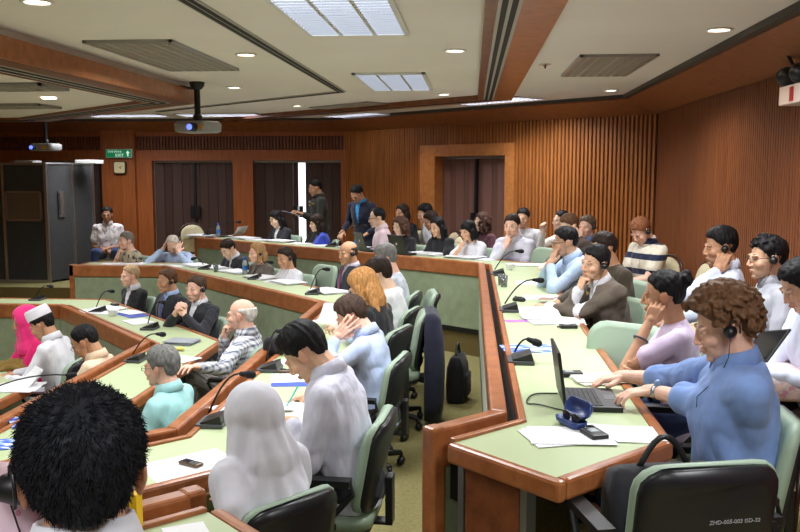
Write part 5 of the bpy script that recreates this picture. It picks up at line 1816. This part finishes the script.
m_ = MB(); m_.loft([[V((x, y, z)) for x, y in rrect(w, d, .02)] for w, d, z in ((.055, .1, 0), (.06, .105, .012), (.05, .09, .028), (.025, .05, .034))]); m_.build('shell', M_black, root, smooth=True)
m_ = MB(); m_.cap((-.004, .03, .032), (.004, .03, .032), .008, .008); m_.build('scroll_wheel', M_grey, root, smooth=True)
# sunglass case
q = at(571, 427, TA)
root = thing('glasses_case', 'open dark blue glasses case beside the receiver', 'glasses case', (q.x, q.y, TA + .006), math.radians(-62))
M_case = mat('case_blue', (40, 62, 120), .35)
for nm, M in (('case_bottom', TR((0, 0, 0))), ('case_lid', TR((0, .035, .028)) @ Matrix.Rotation(math.radians(60), 4, 'X') @ TR((0, .036, 0)))):
    m_ = MB()
    outer = [[M @ V((x, y, z)) for x, y in rrect(w, d, r)] for w, d, r, z in ((.13, .05, .02, 0), (.155, .07, .03, .014), (.16, .074, .032, .03), (.15, .064, .028, .03), (.13, .05, .02, .008))]
    m_.loft(outer); m_.build(nm, M_case, root, smooth=True)
root = thing('sunglasses', 'dark sunglasses lying in the open blue case', 'sunglasses', (q.x, q.y, TA + .03), math.radians(-62))
for k in (-1, 1):
    m_ = MB(); m_.ell((k * .033, 0, .012), (.027, .005, .02), n=14, k=8); m_.build('lens', mat('smoked_lens', (24, 24, 26), .08), root, smooth=True)
    m_ = MB(); m_.tube([(k * .06, 0, .02), (k * .064, .02, .015), (-k * .02, .03, .004)], .003, 6); m_.build('temple', M_black, root, smooth=True)
m_ = MB(); m_.tube([(-.01, 0, .018), (0, -.002, .02), (.01, 0, .018)], .003, 6); m_.build('bridge', M_black, root, smooth=True)


def phone(px, py, z, rz, label, dz=.0):
    q = at(px, py, z)
    root = thing('mobile_phone', label, 'phone', (q.x, q.y, z + dz), math.radians(rz), 'mobile phones')
    m_ = MB(); m_.box((-.024, -.055, 0), (.024, .055, .014)); m_.build('case', mat('phone_bronze', (110, 92, 74), .3, .5), root, bevel=.005)
    m_ = MB(); m_.box((-.019, .0, .014), (.019, .045, .0146)); m_.build('screen', mat('phone_screen', (40, 44, 60), .1), root)
    m_ = MB()
    for r in range(4):
        for c in range(3): m_.box((-.018 + c * .013, -.048 + r * .011, .014), (-.008 + c * .013, -.04 + r * .011, .0152))
    m_.build('keypad', M_grey, root)


phone(191, 466, TB, 62, 'bronze mobile phone lying on white papers', .006)
phone(286, 373, TB, 80, 'dark mobile phone on the paper ahead of the writer', .008)
phone(302, 381, TB, 10, 'small phone at the paper edge near the writer', .008) if False else None


def pen(px, py, z, dirv, rgb, label, lift=0.):
    q = at(px, py, z)
    root = thing('ballpoint_pen', label, 'pen', (q.x, q.y, z + .006 + lift))
    d = V(dirv).normalized()
    m_ = MB(); m_.cap(d * .0, d * .12, .0045, .0045, 8); m_.build('barrel', mat('pen_%d_%d_%d' % rgb, rgb, .35), root, smooth=True)
    m_ = MB(); m_.cap(d * -.016, V((0, 0, 0)), .001, .004, 8); m_.build('tip', M_chrome, root, smooth=True)


pen(287, 409, TB, (.45, .1, .8), (70, 190, 190), 'teal pen in the hand of the writing man', .012)
pen(541, 285, TA, (1, .1, 0), (50, 90, 190), 'blue pen lying on the white sheet by the light blue sleeves', .006)
pen(288, 371, TB, (1, .3, 0), (190, 40, 50), 'red pen near the microphone base', .004)
# cloth on the innermost desk
m_ = MB()
rows = []
for i in range(17):
    rows.append([])
for i in range(13):
    ring = []
    for j in range(20):
        u = i / 12 - .5; v = j / 19 - .5
        ring.append((u, v))
vs = []; fs = []
N_, K_ = 28, 18
for i in range(N_ + 1):
    for j in range(K_ + 1):
        u, v = i / N_ - .5, j / K_ - .5
        e = max(0, 1 - (abs(u) * 2) ** 4) * max(0, 1 - (abs(v) * 2) ** 4)
        vs.append((u * .42, v * .26, .004 + e * (.05 + .018 * math.sin(u * 17 + v * 9) + .012 * math.sin(v * 26 - u * 5))))
for i in range(N_):
    for j in range(K_):
        a = i * (K_ + 1) + j
        fs.append((a, a + K_ + 1, a + K_ + 2, a + 1))
m_.add(vs, fs)
o = m_.build('folded_cloth', fabric('mustard_cloth', (132, 106, 50), .9, .1), smooth=True)
o.modifiers.new('s', 'SOLIDIFY').thickness = .004
q = at(14, 368, TD); o.location = (q.x, q.y, TD + .004); o.rotation_euler = (0, 0, .4)
tag(o, 'crumpled mustard cloth on the innermost desk before the white tunic', 'cloth')


# ------------------------------------------------------------------ bags and clothes
def bag(label, loc, rz, w, d, h, name='shoulder_bag', handle=True, strap=False):
    root = thing(name, label, 'bag', loc, rz)
    m_ = MB(); m_.loft([[V((x, y, z)) for x, y in rrect(w * a, d * b, min(w, d) * .3 * b)] for a, b, z in ((.9, .8, 0), (1, 1, .03), (1.02, 1.08, h * .4), (1, .95, h * .75), (.95, .6, h * .95), (.8, .3, h))])
    m_.build('body', fabric('black_nylon', (30, 30, 36), .7), root, smooth=True)
    m_ = MB(); m_.loft([[V((x, y - d * .5, z + h * .38)) for x, z in rrect(w * .8 * k, h * .5 * k, .03)] if False else [V((x * k, -d * .5 - dd, z * k + h * .36)) for x, z in rrect(w * .8, h * .5, .03)] for k, dd in ((1, -.02), (1, .012), (.9, .022))])
    m_.build('front_pocket', MATS['black_nylon'], root, smooth=True)
    m_ = MB(); m_.tube([(-w * .46, .0, h * .86), (-w * .3, -.01, h * .965), (w * .3, -.01, h * .965), (w * .46, 0, h * .86)], .005, 6); m_.build('zip', M_grey, root, smooth=True)
    if handle:
        m_ = MB(); m_.tube([(-.09 + .18 * k / 10, 0, h * .96 + .11 * math.sin(PI * k / 10)) for k in range(11)], .011, 8); m_.build('handle', M_black, root, smooth=True)
    return root


q = at(662, 474, .86)
bag('black laptop bag with arched handle standing between the lettered chair and the desk', (q.x + .07, near.location.y + .12, .46), math.radians(12), .40, .14, .33)
q = at(471, 402, B_)
bag('black backpack with red tag leaning at the foot of the green panel', (q.x - .12, q.y + .05, B_), math.radians(80), .3, .16, .42, 'backpack')
q = at(275, 355, TB)
bag('black soft bag lying on the desk rail near the writer', (q.x + .03, q.y + .1, TB), math.radians(60), .3, .12, .13, 'soft_bag', False)
# jacket over the chair
J = jk
m_ = MB()
rings = []
for z, w, d, dy in ((.93, .34, .03, 0), (.925, .42, .075, 0), (.88, .47, .13, -.01), (.7, .5, .15, -.03), (.5, .5, .16, -.04), (.25, .48, .15, -.04), (.08, .46, .13, -.035)):
    rings.append([V((x * (1 + .03 * math.sin(9 * x + z * 5)), y - .27 + dy + .012 * math.sin(x * 28 + z * 4), z)) for x, y in rrect(w, d, d * .45, 7)])
m_.loft(rings)
jt = m_.build('hanging_jacket', fabric('navy_cloth', (38, 40, 58)), smooth=True)
jt.location = J.location; jt.rotation_euler = J.rotation_euler
tag(jt, 'navy jacket hanging over the back of the aisle chair', 'jacket')
# patterned cloth on the lap by the picture edge
q = onx(768, 386, 1.40)
o = MB(); o.loft([[V((x, y, z)) for x, y in rrect(w, d, .06)] for w, d, z in ((.34, .3, 0), (.4, .34, .02), (.4, .34, .09), (.34, .3, .12))])
mp = mat('plaid_cloth', (222, 190, 196), .85)
NT_ = NT(mp); NT_.base(NT_.ramp(NT_.noise(NT_.obj((1, 3.5, 1)), 24, 2), [(.38, (206, 150, 166)), (.47, (232, 214, 206)), (.54, (196, 186, 200)), (.6, (236, 206, 196))]))
o = o.build('patterned_bag', mp, smooth=True); o.location = (q.x + .12, q.y + .1, q.z - .06); tag(o, 'pink patterned cloth bag on the lap of the tablet reader', 'bag')
q = onx(765, 347, 1.28)
root = thing('tablet', 'dark tablet held by the white bloused reader at the picture edge', 'tablet', q)
m_ = MB(); m_.box((-.09, -.12, 0), (.09, .12, .01), Matrix.Rotation(math.radians(-50), 4, 'Y') @ Matrix.Rotation(.3, 4, 'Z')); m_.build('case', M_black, root, bevel=.003)
m_ = MB(); m_.box((-.08, -.11, .01), (.08, .11, .0108), Matrix.Rotation(math.radians(-50), 4, 'Y') @ Matrix.Rotation(.3, 4, 'Z')); m_.build('screen', mat('dark_screen', (30, 32, 38), .1), root)
q = onx(796, 440, 1.3)
o = sheet(796, 436, .5, .21, .28, 20, 'loose white and pink papers sticking out low at the picture edge', 2, mat('pinkish_paper', (236, 214, 214), .8), curl=.04)
# things the people wear or hold
P_ = curly
S_, El_, W_, f_, n_ = P_['dirs']['L']
d = (W_ - El_).normalized()
m_ = MB(); u = d.orthogonal().normalized(); w = d.cross(u)
c = W_ - d * .035
m_.loft([[c + d * dd + (u * math.cos(2 * PI * j / 20) + w * math.sin(2 * PI * j / 20)) * (.034 if abs(dd) < .012 else .031) for j in range(20)] for dd in (-.012, -.010, .010, .012)])
m_.build('wristwatch', mat('steel', (180, 184, 190), .25, .9), P_['root'], smooth=True)
m_ = MB(); c2 = c + V((0, 0, .033)); m_.cap(c2, c2 + V((0, 0, .006)), .017, .016, 18)
m_.build('watch_face', mat('watch_dial', (120, 150, 190), .2), P_['root'], smooth=True)
P_ = bun
S_, El_, W_, f_, n_ = P_['dirs']['L']
d = (W_ - El_).normalized(); u = d.orthogonal().normalized(); w = d.cross(u); c = W_ - d * .09
m_ = MB(); m_.tube([c + (u * math.cos(2 * PI * j / 16) + w * math.sin(2 * PI * j / 16)) * .036 for j in range(17)], .005, 6); m_.build('bracelet', mat('bracelet_blue', (34, 40, 70), .4), P_['root'], smooth=True)

# ------------------------------------------------------------------ booth, projectors, signs
bl = at(50, 283, 0)
ft = V((bl.x, bl.y, 0))
hB = ony(50, 163.5, bl.y).z
root = thing('interpreter_booth', 'dark grey cloth covered interpreter booth with aluminium edges and a window', 'booth', ft)
wB = bl.x - ony(4, 200, bl.y).x
dB = .95
bw = ony(93, 200, bl.y + dB).x - bl.x
P0, P1, P2, P3 = (-wB - .5, 0), (0, 0), (bw, dB), (-wB - .5, dB)
m_ = MB(); m_.prism([P0, P1, P2, P3], .03, hB); m_.build('cloth_panel', M_booth, root)
m_ = MB()
for p_ in (P1, (-wB, -.0), P2, (bw * .55, dB * .55)):
    m_.prism([(p_[0] - .022, p_[1] - .022), (p_[0] + .022, p_[1] - .022), (p_[0] + .022, p_[1] + .022), (p_[0] - .022, p_[1] + .022)], 0, hB + .01)
m_.box((-wB - .5, -.02, hB - .025), (0, .02, hB + .015)); m_.box((-wB - .5, -.02, .0), (0, .02, .05))
m_.tube([(0, 0, hB), (bw, dB, hB)], .02, 6)
m_.build('aluminium_frame', M_alu, root)
w0, w1 = ony(6, 200, bl.y), ony(42, 200, bl.y); z0 = ony(20, 221, bl.y).z; z1 = ony(20, 191, bl.y).z
m_ = MB()
xa, xb = w0.x - bl.x, w1.x - bl.x
for lo, hi in (((xa, -.025, z0), (xb, .01, z0 + .025)), ((xa, -.025, z1 - .025), (xb, .01, z1)), ((xa, -.025, z0), (xa + .025, .01, z1)), ((xb - .025, -.025, z0), (xb, .01, z1))): m_.box(lo, hi)
wf = m_.build('window_frame', M_alu, root)
m_ = MB(); m_.box((xa + .02, -.012, z0 + .02), (xb - .02, -.004, z1 - .02)); m_.build('window_pane', mat('booth_glass', (96, 90, 84), .06, spec=1.), wf)
m_ = MB(); k0, k1 = .24, .36
pp = [(bw * k0 + .02, dB * k0 - .02), (bw * k1 + .02, dB * k1 - .02), (bw * k1 - .01, dB * k1 + .02), (bw * k0 - .01, dB * k0 + .02)]
m_.prism(pp, z0 + .05, z1); sf = m_.build('slit_frame', M_alu, root)
pp = [(bw * (k0 + .025) + .03, dB * (k0 + .025) - .03), (bw * (k1 - .025) + .03, dB * (k1 - .025) - .03), (bw * k1 - .01, dB * k1 + .02), (bw * k0 - .01, dB * k0 + .02)]
m_ = MB(); m_.prism(pp, z0 + .08, z1 - .03); m_.build('slit_window', mat('booth_glass'), sf)
m_ = MB(); m_.box((-.55, .1, hB), (-.25, .4, hB + .05)); m_.build('roof_fan', M_white, root, bevel=.01)
m_ = MB(); m_.box((.3, .4, hB), (.65, .7, hB + .06)); m_.build('roof_fan', M_white, root, bevel=.01)


def projector(label, px, py, d, rz, lens_rgb, pole_top, LX=-.1):
    q = EYE + ray(px, py) * d
    root = thing('ceiling_projector', label, 'projector', q, rz)
    m_ = MB(); m_.loft([[V((x, y, z)) for x, y in rrect(w, dd, .06)] for w, dd, z in ((.34, .26, -.06), (.40, .30, -.045), (.41, .31, .03), (.36, .27, .055))]); m_.build('housing', mat('projector_grey', (150, 150, 150), .45), root, smooth=True)
    m_ = MB(); m_.cap((LX, -.14, -.01), (LX, -.19, -.01), .045, .042, 18); m_.build('lens_barrel', M_black, root, smooth=True)
    m_ = MB(); m_.cap((LX, -.19, -.01), (LX, -.225, -.01), .034, .028, 18); m_.build('lens', mat('lens_glow', (60, 80, 220), .1, emit=lens_rgb, strength=2.5), root, smooth=True)
    m_ = MB(); m_.box((LX + (.06 if LX > 0 else .12), -.162, -.03), (LX + (.1 if LX > 0 else .22), -.15, .01)); m_.build('port_panel', mat('amber_port', (210, 150, 40), .5), root)
    m_ = MB(); m_.cap((0, 0, .05), (0, 0, pole_top - q.z), .03, .03, 12); m_.cap((0, 0, .05), (0, 0, .09), .05, .05, 12); m_.cap((0, 0, pole_top - q.z - .012), (0, 0, pole_top - q.z - .004), .075, .075, 14); m_.build('pole', M_black, root, smooth=True)
    return root, q


pr, q = projector('grey projector hanging on a black pole from the plain ceiling', 198, 127, 8.6, math.radians(-20), (90, 110, 255), Hc, .07)
o = MB().tube([V((q.x, q.y, 2.58)), V((q.x - .15, q.y - .05, 2.6)), V((q.x - .32, q.y - .1, 2.58)), V((q.x - .5, q.y - .2, 2.54))], .014, 7).build('projector_cable', M_black, smooth=True)
tag(o, 'black cable curving from projector pole to the canopy edge', 'cable')
projector('projector with glowing blue lens hanging above the dark booth', 46, 147, 13.4, math.radians(-10), (60, 70, 255), Hc)


def text_mesh(body, size, m, name, parent, loc, rot, align='CENTER'):
    c = bpy.data.curves.new(name, 'FONT'); c.body = body; c.size = size; c.extrude = .001; c.align_x = align; c.align_y = 'CENTER'
    t_ = bpy.data.objects.new('tmp', c); COL.objects.link(t_)
    me_ = bpy.data.meshes.new_from_object(t_.evaluated_get(bpy.context.evaluated_depsgraph_get())); bpy.data.objects.remove(t_)
    me_.materials.clear(); me_.materials.append(m)
    o_ = link(name, me_, parent); o_.location = loc; o_.rotation_euler = rot
    return o_


a, b = ony(106, 149, Yf - .15), ony(132.5, 158, Yf - .15)
cx_, cz_ = (a.x + b.x) / 2, (a.z + b.z) / 2
sw, sh_ = b.x - a.x, a.z - b.z
root = thing('exit_sign', 'green exit sign with white lettering and arrow on the wooden pier', 'sign', (cx_, Yf - .16, cz_))
m_ = MB(); m_.box((-sw / 2, -.02, -sh_ / 2), (sw / 2, .04, sh_ / 2)); m_.build('sign_frame', mat('sign_frame_grey', (190, 196, 190), .4), root, bevel=.004)
m_ = MB(); m_.box((-sw / 2 + .012, -.024, -sh_ / 2 + .012), (sw / 2 - .012, -.02, sh_ / 2 - .012)); m_.build('sign_face', mat('exit_green', (10, 128, 80), .4, emit=(10, 140, 84), strength=.35), root)
ML = mat('sign_white', (236, 240, 236), .5, emit=(240, 255, 244), strength=.5)
text_mesh('EXIT', .075, ML, 'sign_lettering', root, (.02, -.0255, -.035), (PI / 2, 0, 0))
m_ = MB()
xk = -sw / 2 + .05
for wv, h_ in ((.024, .04), (.03, .03), (.02, .04), (.028, .035), (.026, .04), (.02, .028), (.026, .04)):
    # the upper line in the local script, as looped strokes
    m_.tube([V((xk + wv * .5 + wv * .42 * math.cos(t), -.0255, .03 + h_ * .42 * math.sin(t))) for t in [k * .62 for k in range(9)]], .0035, 5)
    xk += .036
m_.build('script_lettering', ML, root)
m_ = MB()
ax = sw / 2 - .07
m_.box((ax - .012, -.0262, -.05), (ax + .012, -.024, .01)); m_.add([(ax - .035, -.0262, .005), (ax + .035, -.0262, .005), (ax, -.0262, .052), (ax - .035, -.024, .005), (ax + .035, -.024, .005), (ax, -.024, .052)], [(0, 1, 2), (5, 4, 3), (0, 3, 4, 1), (1, 4, 5, 2), (2, 5, 3, 0)])
m_.build('arrow', ML, root)
q = ony(120.5, 167.5, Yf - .14)
root = thing('wall_clock', 'small square cream wall clock below the exit sign', 'clock', (q.x, Yf - .16, q.z))
m_ = MB(); m_.loft([[V((x, y, z)) for x, z in rrect(.22 * k, .22 * k, .03)] for k, y in ((1, .04), (1, -.02), (.93, -.028))]); m_.build('case', mat('clock_dark', (60, 50, 44), .4), root)
m_ = MB(); m_.loft([[V((x, y, z)) for x, z in rrect(.19, .19, .025)] for y in (-.028, -.031)]); m_.build('dial', mat('clock_cream', (232, 218, 172), .5), root)
m_ = MB(); m_.tube([(0, -.033, 0), (.05, -.033, .02)], .004, 5); m_.tube([(0, -.033, 0), (.03, -.033, -.02)], .005, 5); m_.build('hands', M_black, root)
# emergency light on the slatted wall
c_ = onx(800, 95, 1.98)
root = thing('emergency_light', 'white emergency light box with two lamp heads on the slatted wall', 'emergency light', (2.0, c_.y, c_.z))
m_ = MB(); m_.box((-.09, -.2, -.055), (.05, .16, .06)); m_.build('box', mat('emergency_white', (226, 206, 196), .4), root, bevel=.006)
m_ = MB(); m_.box((-.094, -.09, -.04), (-.09, -.03, .045)); m_.build('red_label', mat('red_label', (170, 40, 40), .5), root)
for y in (.1, -.12):
    m_ = MB(); m_.cap((-.0, y, .1), (-.07, y, .12), .05, .062, 16); m_.cap((-.02, y, .05), (-.02, y, .1), .014, .014, 8); m_.build('lamp_head', M_black, root, smooth=True)
    m_ = MB(); m_.cap((-.072, y, .121), (-.076, y, .122), .056, .054, 16); m_.build('lens', mat('lamp_lens', (120, 120, 120), .1, spec=.7), root, smooth=True)
m_ = MB(); m_.tube([(-.0, .12, .12), (.0, .2, .2), (-.02, .24, .27), (.02, .34, .42)], .012, 7); m_.build('cable', M_black, root, smooth=True)
# badges on the uniform
P_ = officer
gold = mat('badge_gold', (206, 176, 90), .35, .6); silver = mat('badge_silver', (200, 204, 210), .35, .6)
for h_, x_, w_, hh, m_, nm in ((.40, -.075, .035, .014, gold, 'ribbon_bar'), (.37, .075, .03, .01, silver, 'name_plate'), (.42, .075, .02, .02, silver, 'badge')):
    c, F = spine_at(P_['pts'], P_['frames'], h_, P_['s'])
    b = MB(); M_ = F.to_4x4(); M_.translation = c
    b.box((x_ - w_, .112, -hh), (x_ + w_, .14, hh), M_)
    b.build(nm, m_, P_['root'])
for sd in (-1, 1):
    c, F = spine_at(P_['pts'], P_['frames'], .475, P_['s'])
    b = MB(); M_ = F.to_4x4(); M_.translation = c
    b.box((sd * .12 - .03, -.025, -.012), (sd * .12 + .03, .025, .02), M_)
    b.build('shoulder_board', gold, P_['root'])
W_ = P_['world'](P_['dirs']['L'][2])
q = P_['world'](P_['dirs']['R'][2].lerp(P_['dirs']['L'][2], .5) + V((0, .13, .0)))
o = MB().box((-.11, -.15, 0), (.11, .15, .006)).build('paper_file', mat('pale_blue_file', (190, 204, 228), .7)); o.location = q; o.rotation_euler = (.25, 0, math.radians(118))
tag(o, 'pale blue file of papers held by the person in uniform', 'papers')
PW = 0.75
# ------------------------------------------------------------------ light, camera
def lamp(x, y, z, sx, sy, p, spread=150, rz=0., col=(.96, .98, 1.0)):
    return area((x, y, z), sx, sy, p, rz, col, math.radians(spread))


LIGHTS = [(-.72, 4.9, 1.1, .6, 60), (-.86, 8.7, 1.3, .6, 60), (-.7, -.3, 1.1, .6, 60), (1.2, 1.6, .6, 1.1, 55), (1.2, 4.6, .6, 1.1, 55), (1.15, 7.4, .6, 1.1, 55),
          (-2.25, 3.2, .6, 1.1, 45), (-2.3, 6.6, .6, 1.1, 45), (-2.6, 11.6, 1.1, .6, 45), (.5, 10.9, 1.0, .6, 45), (-5.6, 13.2, 1.2, .6, 45)]
for x, y, sx, sy, p in LIGHTS: lamp(x, y, Hc - .06, sx, sy, p * PW)
for x, y in ((-4.6, 6.0), (-6.5, 8.0), (-4.6, 9.4), (-4.8, 3.5)): lamp(x, y, zc - .04, 1.1, .6, 45 * PW)
for px, py, lab in DL:
    q = at(px, py, Hc)
    l = bpy.data.lights.new('downlight_lamp', 'SPOT'); l.energy = 26 * PW; l.spot_size = math.radians(110); l.spot_blend = .8; l.color = (1, .86, .68); l.shadow_soft_size = .06
    o = bpy.data.objects.new('downlight_lamp', l); COL.objects.link(o); o.location = (q.x, min(q.y, 13.9), Hc - .03)
for x, y in ((1.75, 3.0), (1.75, 9.2), (-1.1, 12.9), (.4, 11.6)):
    l = bpy.data.lights.new('downlight_lamp', 'SPOT'); l.energy = 30 * PW; l.spot_size = math.radians(110); l.spot_blend = .8; l.color = (1, .84, .64); l.shadow_soft_size = .06
    o = bpy.data.objects.new('downlight_lamp', l); COL.objects.link(o); o.location = (x, y, Hc - .03)
w = bpy.data.worlds.new('world'); sc.world = w; w.use_nodes = True
w.node_tree.nodes['Background'].inputs[0].default_value = (.8, .85, .9, 1); w.node_tree.nodes['Background'].inputs[1].default_value = .3
cam = bpy.data.cameras.new('camera'); co = link('camera', cam)
cam.sensor_width = 36; cam.lens = FPX / 800 * 36; cam.clip_start = .05
M = Matrix((RT, UP, -FW)).transposed().to_4x4(); M.translation = EYE
co.matrix_world = M
sc.camera = co
vs_ = sc.view_settings
vs_.view_transform = 'Standard'; vs_.look = 'None'; vs_.exposure = 0.0; vs_.gamma = 1; vs_.use_curve_mapping = False
try:
    sc.cycles.use_denoising = True; sc.cycles.max_bounces = 6; sc.cycles.diffuse_bounces = 4
    sc.cycles.transparent_max_bounces = 6; sc.cycles.sample_clamp_indirect = 6
except Exception: pass
